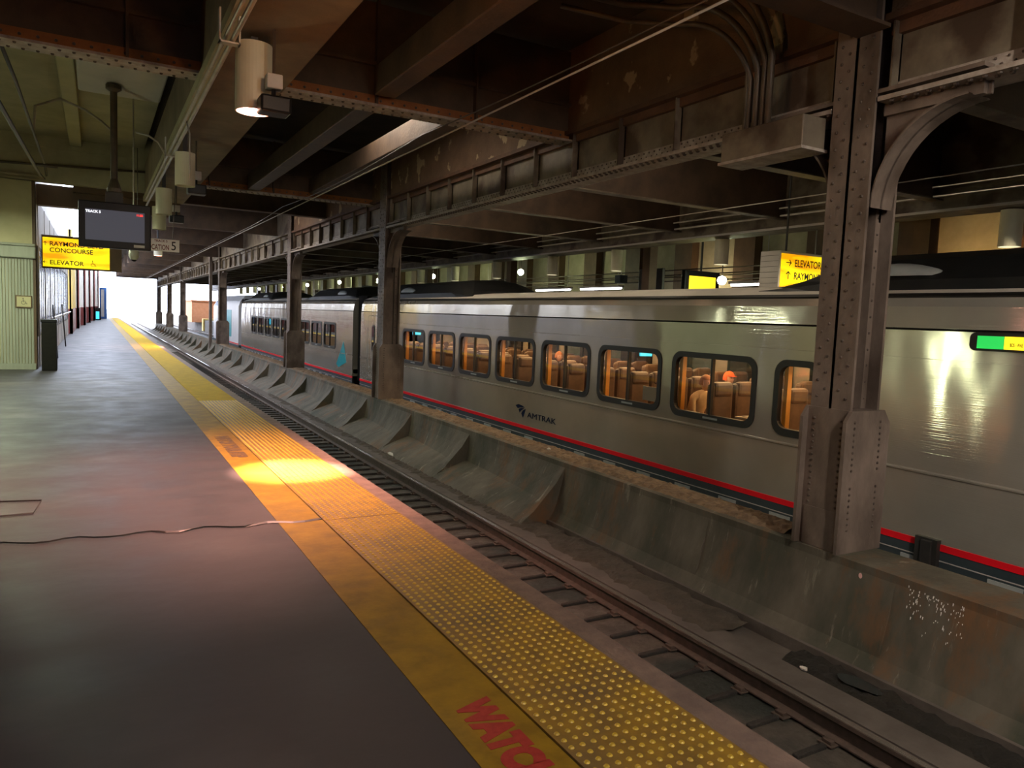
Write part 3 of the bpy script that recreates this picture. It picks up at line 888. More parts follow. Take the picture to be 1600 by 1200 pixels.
def run(name, pts, r_, mt, label, cat='pipe', group=None, n=8):
    o = MB().tube(pts, r_, n).build(name, M[mt], smooth=True); return tag(o, label, cat, group)
run('conduit', [(.99, -3, 3.92), (.99, 18.5, 3.92)], .019, 'pipe', 'left one of the paired pale conduits under the box beam')
run('conduit', [(1.045, -3, 3.90), (1.045, 19.5, 3.90)], .023, 'pipe', 'right, thicker one of the paired pale conduits under the box beam')
for k, (y, l) in enumerate(((2.9, 'nearest the camera, above the frame'), (6.95, 'beside the pink glowing lamp'), (12.6, 'above the second drum lamp'))):
    r = empty('conduit_bracket', (1.0, y, 4.1), 'grey bracket holding the paired conduits, ' + l, 'bracket')
    MB().box(.93, .945, y, y + .08, 3.86, 4.14).box(1.09, 1.105, y, y + .08, 3.86, 4.14).box(.93, 1.105, y, y + .08, 3.86, 3.875).build('strap', M['pipe'], r)
run('curved_conduit', [(1.02, 14.0, 3.9), (.98, 13.2, 3.98), (.86, 13.0, 4.12), (.72, 13.0, 4.2), (.55, 13.0, 4.22)], .016, 'pipe', 'thin pale conduit curving off the pair toward the pole')
run('drop_conduit', [(1.01, 10.4, 3.92), (1.05, 10.4, 3.78), (1.05, 10.4, 3.2)], .009, 'pipe', 'thin vertical conduit dropping from the paired conduits')
run('wall_pipe', [(-7, 20.28, 4.62), (-1.83, 20.28, 4.64), (1.2, 20.28, 4.79)], .028, 'pipe_dk', 'thin pipe running across the upper cream wall')
run('wall_pipe', [(-7, 20.22, 4.43), (-1.1, 20.22, 4.40)], .03, 'cream_dk', 'upper of the two pipes above the building front')
run('wall_pipe', [(-7, 20.22, 4.34), (-1.1, 20.22, 4.32)], .022, 'cream_dk', 'lower of the two pipes above the building front')
run('ceiling_pipe', [(-1.12, 6, 3.9), (-1.0, 11.2, 3.96), (-1.0, 18.6, 4.22), (-1.0, 20.1, 4.34)], .030, 'blackm', 'dark sloping pipe at the left edge, lower of the pair')
run('ceiling_pipe', [(-.92, 6, 4.35), (-.84, 11.2, 4.28), (-.90, 18.6, 4.40), (-.95, 20.1, 4.42)], .022, 'blackm', 'dark sloping pipe at the left edge, upper of the pair')
run('flex_cable', [(.30, 15.9, 4.75), (.1, 15.6, 4.86), (-.15, 15.3, 4.95), (-.5, 15.0, 5.0), (-.85, 14.9, 4.8), (-.875, 14.8, 4.34)], .022, 'pipe', 'curved cable looping from the screen pole to the left pipes', 'cable')
run('pipe_strut', [(-1.05, 17.0, 4.17), (-.62, 17.0, 4.17)], .03, 'pipe_dk', 'short strut crossing the dark sloping pipes', 'strut')
run('contact_wire', [(4.0, -6, 3.97), (4.0, 96, 3.97)], .011, 'pipe', 'lower overhead wire above the near track', 'wire')
run('messenger_wire', [(4.03, -6, 4.14)] + [(4.03, y, 4.14 - .09 * math.sin(((y - 1) % 9) / 9 * PI)) for y in range(0, 24)] + [(4.03, 96, 4.1)], .008, 'pipe_dk', 'upper support wire above the near track', 'wire', n=6)
run('contact_wire', [(9.6, -6, 3.68), (9.6, 96, 3.68)], .009, 'pipe', 'lower overhead wire above the train', 'wire')

# conduits bending down into a box beside the nearest column
jb = empty('junction_box', (5.85, 5.3, 3.3), 'grey-brown junction box under the girder left of the nearest column', 'junction box')
MB().bbox(5.68, 6.0, 4.83, 5.85, 3.30, 3.60, .012).build('housing', M['girder'], jb)
MB().bbox(5.66, 6.02, 4.81, 5.87, 3.28, 3.31, .004).build('base_plate', M['flange'], jb)
for k, (dy, l) in enumerate(((0, 'leftmost'), (.12, 'second'), (.24, 'third'), (.34, 'rightmost'))):
    base = 5.62 - dy * .75
    zc = 4.12 + dy * .5
    R = .62 + dy * 1.0
    pts = [(5.80, base, 3.60), (5.80, base, zc)]
    for i in range(1, 11):
        t = i / 10 * PI / 2
        pts.append((5.80 - .3 * t, base + R * (1 - math.cos(t)), zc + R * math.sin(t)))
    pts.append((4.9, base + R + .35, zc + R + .06)); pts.append((4.2, base + R + .5, zc + R + .1))
    run('bent_conduit', pts, .028 if k % 2 == 0 else .034, 'pipe_dk', l + ' of the four brown conduits bending down to the junction box', 'pipe', 'bent conduits above the junction box')

# ================================================================== SCREEN AND SIGNS
tv = empty('display_screen', (.26, 13.0, 4.9), 'black hanging track information screen reading TRACK 5', 'screen')
MB().tube([(.26, 13.15, 4.95), (.26, 13.15, 3.35)], .05, 12).lathe([(.05, 3.5), (.10, 3.36), (.10, 3.30), (0, 3.30)], .26, 13.15, 16).lathe([(.11, 4.9), (.11, 4.84), (.05, 4.8)], .26, 13.15, 16).build('pole', M['pipe_dk'], tv)
MB().box(.14, .38, 13.1, 13.2, 3.1, 3.30).build('mount_plate', M['blackm'], tv)
MB().bbox(-.22, .76, 13.0, 13.12, 2.44, 3.13, .015).build('bezel', M['black'], tv)
MB().box(-.13, .67, 12.992, 13.002, 2.55, 3.01).build('screen', M['scr'], tv)
MB().box(.52, .67, 12.99, 13.002, 2.475, 2.515).build('badge', M['grayc'], tv)
place_text('track_text', 'TRACK 5', .050, (-.125, 12.992, 2.955), (1, 0, 0), (0, 0, 1), M['wht_em'], tv, .001, .002)
place_text('clock_text', '11:35', .042, (.555, 12.992, 2.955), (1, 0, 0), (0, 0, 1), M['red_em'], tv, .001, .002)

ls = empty('location_sign', (.86, 13.6, 2.9), 'white hanging LOCATION 5 sign behind the screen', 'sign')
MB().bbox(.50, 1.22, 13.6, 13.63, 2.49, 2.69, .004).build('sign_panel', M['bright_white'], ls)
MB().tube([(1.12, 13.61, 2.69), (1.18, 13.61, 4.1)], .006).tube([(.6, 13.61, 2.69), (.6, 13.61, 4.1)], .006).build('hanger_wire', M['pipe_dk'], ls)
place_text('location_text', 'LOCATION', .115, (1.065, 13.598, 2.515), (1, 0, 0), (0, 0, 1), M['maroon'], ls, .001, .002, .60, align='RIGHT')
place_text('number_text', '5', .20, (1.09, 13.598, 2.52), (1, 0, 0), (0, 0, 1), M['ink'], ls, .001, .001, .85)
place_text('track_text', 'TRACK 5', .05, (.84, 13.598, 2.64), (1, 0, 0), (0, 0, 1), M['maroon'], ls, .001, .001)

ys_ = empty('wayfinding_sign', (-.3, 22.0, 3.2), 'backlit yellow RAYMOND and ELEVATOR sign behind the screen', 'sign')
MB().bbox(-1.17, .60, 22.0, 22.2, 2.42, 3.24, .01).build('sign_box', M['brown'], ys_)
MB().box(-1.14, .32, 21.985, 22.002, 2.46, 3.18).build('sign_face', M['sign_y'], ys_)
place_text('sign_text', 'RAYMOND BLVD\nCONCOURSE', .155, (-1.0, 21.983, 2.98), (1, 0, 0), (0, 0, 1), M['ink'], ys_, .001, .003)
place_text('elevator_text', 'ELEVATOR', .155, (-1.0, 21.983, 2.52), (1, 0, 0), (0, 0, 1), M['ink'], ys_, .001, .003)
def arrow(x, y, z, s, ang, m_):
    b = MB()
    c, sn = math.cos(ang), math.sin(ang)
    def P(u, v): return (x + (u * c - v * sn) * s, y, z + (u * sn + v * c) * s)
    b.add([P(-.5, -.07), P(.4, -.07), P(.4, .07), P(-.5, .07)], [(0, 1, 2, 3)])
    b.add([P(.5, 0), P(.12, .42), P(0, .34), P(.32, 0)], [(0, 1, 2, 3)])
    b.add([P(.5, 0), P(.32, 0), P(0, -.34), P(.12, -.42)], [(0, 1, 2, 3)])
    return b
arrow(-1.09, 21.982, 2.57, .10, PI, 0).build('arrow', M['ink'], ys_)
arrow(-1.09, 21.982, 3.03, .10, PI / 2, 0).build('arrow', M['ink'], ys_)
def wheelchair(x, y, z, s, parent, mt):
    b = MB()
    def ring(cx, cz, R, w, a0, a1, n=16):
        for i in range(n):
            t0 = a0 + (a1 - a0) * i / n; t1 = a0 + (a1 - a0) * (i + 1) / n
            b.add([(x + (cx + rr * math.cos(t)) * s, y, z + (cz + rr * math.sin(t)) * s) for rr, t in ((R, t0), (R, t1), (R - w, t1), (R - w, t0))], [(0, 1, 2, 3)])
    ring(-.05, -.2, .3, .07, 1.9, 6.0)
    ring(-.08, .42, .09, .09, 0, 2 * PI, 12)
    for q in ([(-.12, .3), (-.04, .3), (0, -.1), (-.08, -.1)], [(-.08, -.1), (-.08, -.03), (.26, -.03), (.26, -.1)], [(.18, -.06), (.26, -.03), (.38, -.4), (.30, -.42)], [(.3, -.42), (.34, -.35), (.46, -.35), (.46, -.42)], [(-.07, .14), (-.07, .19), (.2, .16), (.2, .11)]):
        b.add([(x + u * s, y, z + v * s) for u, v in q], [(0, 1, 2, 3)])
    return b.build('wheelchair_symbol', mt, parent)
wheelchair(-.05, 21.982, 2.59, .16, ys_, M['ink'])
hs = empty('accessibility_plaque', (-1.44, 20.38, 1.56), 'square tan wheelchair plaque on the beadboard wall', 'sign')
MB().bbox(-1.60, -1.28, 20.385, 20.412, 1.42, 1.70, .006).build('frame', M['brown'], hs)
MB().box(-1.575, -1.305, 20.38, 20.39, 1.445, 1.675).build('plate', M['cream'], hs)
wheelchair(-1.44, 20.378, 1.57, .15, hs, M['blackm'])
tb = empty('trash_bin', (-.93, 20.2, 0), 'tall dark square bin beside the building corner', 'bin')
MB().bbox(-1.09, -.79, 20.0, 20.35, .0, 1.1, .015).build('body', M['garbage'], tb)
MB().bbox(-1.10, -.78, 19.99, 20.36, 1.1, 1.18, .015).build('lid', M['black'], tb)
hr = empty('handrail', (-1.0, 24.6, 0), 'white horizontal handrail along the storefront windows', 'handrail')
MB().tube([(-1.08, 24.4, 1.12), (-1.08, 42.5, 1.12)], .03).build('rail', M['white'], hr)
for y in (24.6, 30, 36, 42):
    MB().tube([(-1.18, y, 1.0), (-1.08, y, 1.1)], .02).build('bracket', M['white'], hr)
for y, l in ((24.5, 'nearer dark leaning pole by the storefront'), (31, 'farther dark leaning pole by the storefront')):
    run('leaning_pole', [(-.95, y, 0), (-1.05, y, 1.5)], .02, 'blackm', l, 'pole')
vb = empty('vending_kiosk', (-.4, 84, 0), 'blue kiosk standing far down the sunlit platform', 'kiosk')
MB().bbox(.32, 1.0, 88, 89, 0, 3.2, .03).build('cabinet', M['loco_blue'], vb)
MB().box(.48, .75, 87.98, 88, .2, 3.0).build('front_panel', M['grayc'], vb)
nb = empty('recycling_bin', (-.2, 80, 0), 'dark bin with a cyan front before the blue kiosk', 'bin')
MB().bbox(-.05, .4, 80, 80.6, 0, 1.15, .02).build('body', M['garbage'], nb)
MB().box(0, .28, 79.98, 80.0, .1, .8).build('front_panel', M['blu_em'], nb)
sc = empty('security_camera', (.62, 15.0, 2.6), 'white dome security camera below the location sign', 'camera')
MB().lathe([(0, 2.38), (.06, 2.4), (.085, 2.46), (.085, 2.54), (.05, 2.6), (0, 2.62)], .60, 15, 16).build('housing', M['white'], sc, smooth=True)
MB().lathe([(0, 2.36), (.035, 2.37), (.05, 2.41)], .60, 15, 12).build('lens', M['black'], sc, smooth=True)
MB().tube([(.60, 15, 2.6), (.60, 15, 5.36)], .012).build('stem', M['pipe'], sc)
# sunlit backdrop of the far platform: brick building and yellow container
o = MB().box(10.4, 13.2, 100, 108, -.3, 2.3).box(10.3, 13.3, 99.9, 108.1, 2.3, 2.45).build('brick_building', M['brick']); tag(o, 'small orange building in daylight past the train nose', 'building')
o = MB().bbox(11.4, 12.6, 97.5, 98.6, -1.3, .2, .03).build('yellow_container', M['ylwall']); tag(o, 'yellow container in front of the orange building', 'container')

# ================================================================== TRAIN
ZB, ZW0, ZW1 = -.65, .20, 1.22
def rrect(y0, y1, z0, z1, r_, n=5):
    pts = []
    for cy, cz, a in ((y1 - r_, z1 - r_, 0), (y0 + r_, z1 - r_, PI / 2), (y0 + r_, z0 + r_, PI), (y1 - r_, z0 + r_, 1.5 * PI)):
        for i in range(n + 1):
            t = a + PI / 2 * i / n
            pts.append((cy + r_ * math.cos(t), cz + r_ * math.sin(t)))
    return pts
def car(yA, yB, wins, name, label, detail=True, door=None):
    """yA near end, yB far end; wins = list of (y0,y1) outer frame extents"""
    r = empty(name, (9.6, (yA + yB) / 2, -1.2), label, 'train car', 'silver train cars')
    for side in (0, 1):
        X = (lambda x: x) if side == 0 else (lambda x: 19.2 - x)
        s = MB()
        def q(x0, y0, z0, x1, y1, z1, m=0):
            # vertical strip quad from (x0,z0) to (x1,z1), y0..y1
            s.add([(X(x0), y0, z0), (X(x0), y1, z0), (X(x1), y1, z1), (X(x1), y0, z1)], [(0, 1, 2, 3)], m)
        E = .035
        zc = [ZB, .085, .095, .105]
        q(8.0, yA, ZB, 8.0, yB, .075)
        q(8.0, yA, .075, 7.978, yB, .09); q(7.978, yA, .09, 7.978, yB, .105); q(7.978, yA, .105, 8.0, yB, .12)
        q(8.0, yA, .12, 8.0, yB, ZW0 + .065)
        prev = yA
        for (a, b_) in wins:
            q(8.0, prev, ZW0 + .065, 8.0, a + .065, ZW1 - .065); prev = b_ - .065
        q(8.0, prev, ZW0 + .065, 8.0, yB, ZW1 - .065)
        q(8.0, yA, ZW1 - .065, 8.0, yB, 1.352)
        q(8.0, yA, 1.352, 8.006, yB, 1.356); q(8.006, yA, 1.356, 8.004, yB, 1.665)
        q(8.004, yA, 1.665, 8.03, yB, 1.672, 1); q(8.03, yA, 1.672, 8.012, yB, 1.69, 1)
        q(8.012, yA, 1.69, 8.04, yB, 1.93); q(8.04, yA, 1.93, 8.09, yB, 2.03); q(8.09, yA, 2.03, 8.07, yB, 2.05, 1)
        q(8.07, yA, 2.05, 8.12, yB, 2.085, 1); q(8.12, yA, 2.085, 8.40, yB, 2.19, 2); q(8.40, yA, 2.19, 8.9, yB, 2.25, 2); q(8.9, yA, 2.25, 9.6, yB, 2.27, 2)
        s.build('body_side', [M['skin_steel'], M['gasket'], M['roofpale']], r, fix=False)
        MB().box(X(7.992), X(8.02), yA, yB, -.72, -.645).build('red_stripe', M['red'], r)
        k = MB().box(X(8.0), X(8.05), yA, yB, -1.12, -.72, 0)
        k.box(X(7.992), X(8.0), yA, yB, -.835, -.825, 1)
        if side == 0:
            y = yA + 2.2
            while y < yB - 2:
                if not (12 < (y - yA) < 13): k.box(7.988, 8.0, y, y + .34, -.99, -.86, 2)
                y += .95
        k.build('skirt', [M['skirt'], M['grayc'], M['louver']], r)
        for (a, b_) in wins:
            w = MB()
            r2 = .19
            outer = rrect(a, b_, ZW0, ZW1, min(r2, (b_ - a) * .4)); inner = rrect(a + .085, b_ - .085, ZW0 + .10, ZW1 - .085, min(r2 - .06, (b_ - a) * .28))
            n = len(outer)
            vs = [(X(7.985), y, z) for y, z in outer] + [(X(7.985), y, z) for y, z in inner] + [(X(8.0), y, z) for y, z in outer] + [(X(8.06), y, z) for y, z in inner]
            fs = [(i, (i + 1) % n, (i + 1) % n + n, i + n) for i in range(n)] + [(i, i + 2 * n, (i + 1) % n + 2 * n, (i + 1) % n) for i in range(n)] + [(i + n, (i + 1) % n + n, (i + 1) % n + 3 * n, i + 3 * n) for i in range(n)]
            w.add(vs, fs, 0)
            if b_ - a > 1.2:
                m_ = (a + b_) / 2
                w.box(X(7.99), X(8.04), m_ - .018, m_ + .018, ZW0 + .09, ZW1 - .08, 0)
                w.box(X(7.982), X(7.986), m_ - .18, m_ + .12, ZW0 + .035, ZW0 + .065, 1)
            wo = w.build('window', [M['gasket'], M['louver']], r)
            if side == 0 or detail:
                MB().add([(X(8.02), a + .05, ZW0 + .05), (X(8.02), b_ - .05, ZW0 + .05), (X(8.02), b_ - .05, ZW1 - .05), (X(8.02), a + .05, ZW1 - .05)], [(0, 1, 2, 3)]).build('pane', M['glass'], wo)
    # ends, floor, ceiling
    e = MB()
    prof = [(8.0, ZB), (8.0, 1.66), (8.04, 1.93), (8.12, 2.08), (8.40, 2.185), (8.9, 2.245), (9.6, 2.265)]
    prof = prof + [(19.2 - x, z) for x, z in reversed(prof[:-1])]
    for y in (yA, yB):
        e.add([(x, y, z) for x, z in prof], [tuple(range(len(prof)))])
    e.build('end_wall', M['skin_steel'], r)
    MB().box(8.05, 11.15, yA, yB, -.55, -.40, 0).box(8.3, 10.9, yA + .5, yB - .5, -1.05, -.55, 1).build('underframe', [M['inner_dk'], M['blackm']], r)
    c = MB().box(8.10, 11.1, yA + .1, yB - .1, 1.62, 1.66, 0)
    for X in (lambda x: x, lambda x: 19.2 - x):
        c.box(X(8.06), X(8.62), yA + .2, yB - .2, 1.28, 1.33, 1)
        c.box(X(8.60), X(8.64), yA + .2, yB - .2, 1.26, 1.40, 1)
        c.box(X(8.03), X(8.06), yA + .1, yB - .1, -.4, ZW0 + .04, 0)
    c.build('cabin_lining', [M['inner'], M['inner_dk']], r)
    MB().box(9.3, 9.5, yA + .4, yB - .4, 1.60, 1.62).box(8.62, 8.66, yA + .4, yB - .4, 1.245, 1.26).box(10.54, 10.58, yA + .4, yB - .4, 1.245, 1.26).build('cabin_light', M['cab_light'] if detail else M['lens_dim'], r)
    for yy in (yA + 4.5, (yA + yB) / 2, yB - 4.5):
        lamp('cabin_glow', 'AREA', (9.6, yy, 1.58), 62 if detail else 12, (1, .58, .26), .3, r, (0, 0, -1), size_y=7)
    # bogies
    for yc in (yA + 3.2, yB - 3.2):
        bg = MB()
        for dy in (-1.4, 1.4):
            for x in (8.84, 10.30):
                bg.tube([(x - .06, yc + dy, -.76), (x + .06, yc + dy, -.76)], .44, 20)
        bg.box(8.4, 8.6, yc - 2, yc + 2, -.85, -.6).box(10.6, 10.8, yc - 2, yc + 2, -.85, -.6).box(8.5, 10.7, yc - .3, yc + .3, -.85, -.6)
        bg.box(8.1, 8.4, yc - .25, yc + .25, -1.1, -.75)
        bg.build('bogie', M['blackm'], r)
    return r

near_wins = [(5.30 - 4.05 - 1.99 * 0, 6.0 - 4.05)] if False else []
near_wins = [(6.22, 6.96)] + [(7.27 + 1.992 * k, 9.01 + 1.992 * k) for k in range(7)] 
CAR1 = car(-.4, 25.0, near_wins, 'train_car', 'near silver train car with lit windows and passengers')
w2 = [(28.05 + 1.99 * k, 29.79 + 1.99 * k) for k in range(9)]
CAR2 = car(25.9, 49.2, w2, 'train_car', 'second silver train car, with bright reflections in its windows', detail=False)

# seats in the near car: two to a window
def seat_mesh(flip):
    b = MB()
    b.bbox(0, .98, -.02, .46, -.06, .12, .04)
    b.bbox(.02, .47, .36, .50, .06, .90, .05); b.bbox(.51, .96, .36, .50, .06, .90, .05)
    b.bbox(.06, .43, .33, .46, .70, .93, .05); b.bbox(.55, .92, .33, .46, .70, .93, .05)
    b.box(.05, .93, .05, .4, -.38, -.06)
    b.bbox(-.02, .04, -.02, .42, .15, .22, .02)
    b.v = [(x, y, z - .15) for x, y, z in b.v]
    return b
sm = seat_mesh(0)
proto = None
seat_n = 0
for k in range(18):
    y = 5.89 + k * .996
    for x in (8.12, 10.08):
        if proto is None:
            proto = sm.build('seat', M['seat'], CAR1); o = proto
            proto.matrix_parent_inverse = Matrix.Translation(-CAR1.location)
        else:
            o = proto.copy(); COL.objects.link(o); o.parent = CAR1; o.matrix_parent_inverse = Matrix.Translation(-CAR1.location)
        o.location = (x, y, 0)
# amber window-edge trims seen at the left of each window
for (a, b_) in near_wins:
    MB().box(8.07, 8.15, b_ - .16, b_ - .10, ZW0, ZW1).build('amber_trim', M['curtain'], CAR1)
for (y0, y1, z0) in ((11.6, 12.05, .98), (25.0 - 1.2, 24.3, .95)):
    MB().bbox(9.45, 9.75, y0, y0 + .04, z0, z0 + .22, .01).box(9.58, 9.62, y0 + .01, y0 + .03, z0 + .2, 1.62).build('info_screen', M['blu_em'], CAR1)
# lettering and emblem
place_text('brand_text', 'AMTRAK', .165, (7.995, 13.46, -.455), (0, -1, 0), (0, 0, 1), M['navy'], CAR1, .002, .0, 1.72)
lg = MB()
for (p_) in ([(0, .0), (.10, .03), (.23, .02), (.33, -.005), (.18, -.02), (.08, -.045)], [(.11, -.055), (.20, -.028), (.30, -.022), (.20, -.075), (.15, -.115)], [(.21, -.12), (.26, -.065), (.345, -.03), (.365, -.02), (.30, -.15), (.27, -.19)]):
    s_ = 1.25
    lg.add([(7.9935, 13.98 - u * s_, -.255 + v * s_) for u, v in p_], [tuple(range(len(p_)))])
lg.build('emblem', M['navy'], CAR1, fix=False)
# destination display on the near car
d = MB().prism(rrect(3.2, 4.44, 1.475, 1.665 - .0, .06), 'X', 7.985, 8.0, 0)
dd = d.build('destination_display', M['gasket'], CAR1)
MB().box(7.98, 7.986, 4.10, 4.36, 1.50, 1.63).build('green_field', M['grn'], dd)
MB().box(7.98, 7.986, 3.80, 4.095, 1.50, 1.63).build('yellow_field', M['ylw'], dd)
MB().box(7.98, 7.986, 3.40, 3.795, 1.50, 1.63).build('orange_field', M['org'], dd)
place_text('display_text', 'BOS - WAS', .05, (7.979, 4.04, 1.53), (0, -1, 0), (0, 0, 1), M['ink'], dd, .0005, .001, .5)
MB().bbox(7.96, 8.0, 3.62, 3.72, 1.88, 1.92, .01).build('marker_light', M['grayc'], CAR1)
# doors
def door(par, y0, y1):
    b = MB()
    o_, i_ = rrect(y0, y1, -.60, 1.55, .12), rrect(y0 + .018, y1 - .018, -.58, 1.53, .11)
    n = len(o_)
    b.add([(7.994, y, z) for y, z in o_] + [(7.994, y, z) for y, z in i_], [(i, (i + 1) % n, (i + 1) % n + n, i + n) for i in range(n)], 0)
    do = b.build('door', M['gasket'], par)
    ym = (y0 + y1) / 2
    o_, i_ = rrect(ym - .14, ym + .14, .35, 1.25, .13), rrect(ym - .09, ym + .09, .40, 1.20, .09)
    MB().prism(o_, 'X', 7.985, 7.997).build('door_window', M['gasket'], do)
    MB().prism(i_, 'X', 7.980, 7.986).build('pane', M['glass_dk'], do)
door(CAR1, 23.1, 24.2)
# black roof fairings
def fairing(par, y0, y1, h=2.62, slope=1.3, x0=8.22):
    b = MB()
    secs = [(y0, 2.16), (y0 + slope * .4, 2.32), (y0 + slope, h), (y1 - slope, h), (y1 - slope * .4, 2.32), (y1, 2.16)]
    rings = []
    for y, z in secs:
        t = (z - 2.16) / (h - 2.16)
        rings.append([(x0, y, 2.08), (x0 + .06, y, 2.15 + .10 * t), (x0 + .35, y, 2.20 + (z - 2.20) * .75 if t > .01 else 2.19), (x0 + .75, y, max(z, 2.25)), (9.6, y, max(z, 2.28) + .04 * t)])
    full = [rg + [(19.2 - p_[0], p_[1], p_[2]) for p_ in reversed(rg[:-1])] for rg in rings]
    for a, c in zip(full, full[1:]):
        n = len(a)
        b.add(a + c, [(i, i + 1, i + 1 + n, i + n) for i in range(n - 1)])
    b.add(full[0], [tuple(range(len(full[0])))]); b.add(full[-1], [tuple(range(len(full[-1])))])
    fo = b.build('roof_fairing', M['roofblk'], par)
    for k in range(5):
        z = 2.30 + k * .055
        MB().box(x0 + .33 + k * .08, x0 + .36 + k * .08, y0 + slope + .3, y1 - slope - .3, z + .03, z + .05).build('louver', M['blackm'], fo)
    return fo
fairing(CAR1, -.4, 7.6)
fairing(CAR1, 16.9, 24.9)
fairing(CAR2, 26.0, 34.0); fairing(CAR2, 41, 49)
for par, y in ((CAR1, 5.6), (CAR1, 21.6), (CAR2, 28.6), (CAR2, 43.5)):
    b = MB()
    n = 10
    for i in range(n + 1):
        t = i / n
        w_ = math.sin(PI * t)
        for j in range(7):
            a = PI * j / 6
            b.v.append((8.42 + .16 * math.cos(a) * w_, y + 1.5 * (t - .5), 2.30 + .16 * w_ * math.sin(a)))
    for i in range(n):
        for j in range(6):
            a = i * 7 + j
            b.f.append((a, a + 1, a + 8, a + 7)); b.m.append(0)
    b.build('roof_blister', M['louver'], par, smooth=True)
MB().box(8.2, 11.0, 25.0, 25.9, -.8, 2.22).build('gangway', M['gangway'], CAR1)
# step / coupler post under the near car right of the column
MB().box(7.93, 8.0, 4.55, 4.80, -1.05, -.60).bbox(7.90, 8.0, 4.60, 4.72, -.98, -.62, .01).build('step_post', M['blackm'], CAR1)
sw = MB()
sw.add([(7.993, 26.6, -.2), (7.993, 27.6, -.45), (7.993, 27.9, -.35), (7.993, 27.0, .55)], [(0, 1, 2, 3)])
sw.build('swoosh', M['teal'], CAR2, fix=False)
# locomotive
L_ = empty('locomotive', (9.6, 58, -1.2), 'silver and blue power car at the far head of the train', 'locomotive', 'silver train cars')
def lprof(y):
    t = max(0, (y - 60) / 6.5)
    sh = max(.0, 1 - t ** 2.2)
    x0 = 8.0 + 1.0 * t ** 2.5
    zt = 2.55 - 2.2 * t ** 2.2
    pr = [(x0, -.75), (x0, min(1.75, zt - .4)), (x0 + .12, min(2.1, zt - .2)), (x0 + .45, zt - .06), (9.6, zt)]
    return [(x, y, z) for x, z in pr] + [(19.2 - x, y, z) for x, z in reversed(pr[:-1])]
b = MB()
ysx = [50.3, 53, 56, 58, 60, 61.5, 63, 64, 65, 65.8, 66.3]
rg = [lprof(y) for y in ysx]
for a, c in zip(rg, rg[1:]):
    n = len(a)
    b.add(a + c, [(i, i + 1, i + 1 + n, i + n) for i in (0, n - 2)], 0)
    b.add(a + c, [(i, i + 1, i + 1 + n, i + n) for i in range(1, n - 2)], 1 if a[0][1] >= 58 else 0)
b.add(rg[0], [tuple(range(len(rg[0])))], 0); b.add(rg[-1], [tuple(range(len(rg[-1])))], 0)
b.build('body', [M['loco_white'], M['loco_blue']], L_, smooth=False)
MB().box(8.2, 11.0, 49.2, 50.3, -.8, 2.22).build('gangway', M['gangway'], L_)
MB().box(7.985, 8.0, 53.2, 55.4, -.3, 1.5).build('teal_panel', M['teal'], L_)
MB().box(7.99, 8.02, 50.3, 60, -.72, -.65).build('red_stripe', M['red'], L_)
MB().box(8.02, 11.18, 50.3, 64, -1.05, -.75).build('skirt', M['skirt'], L_)

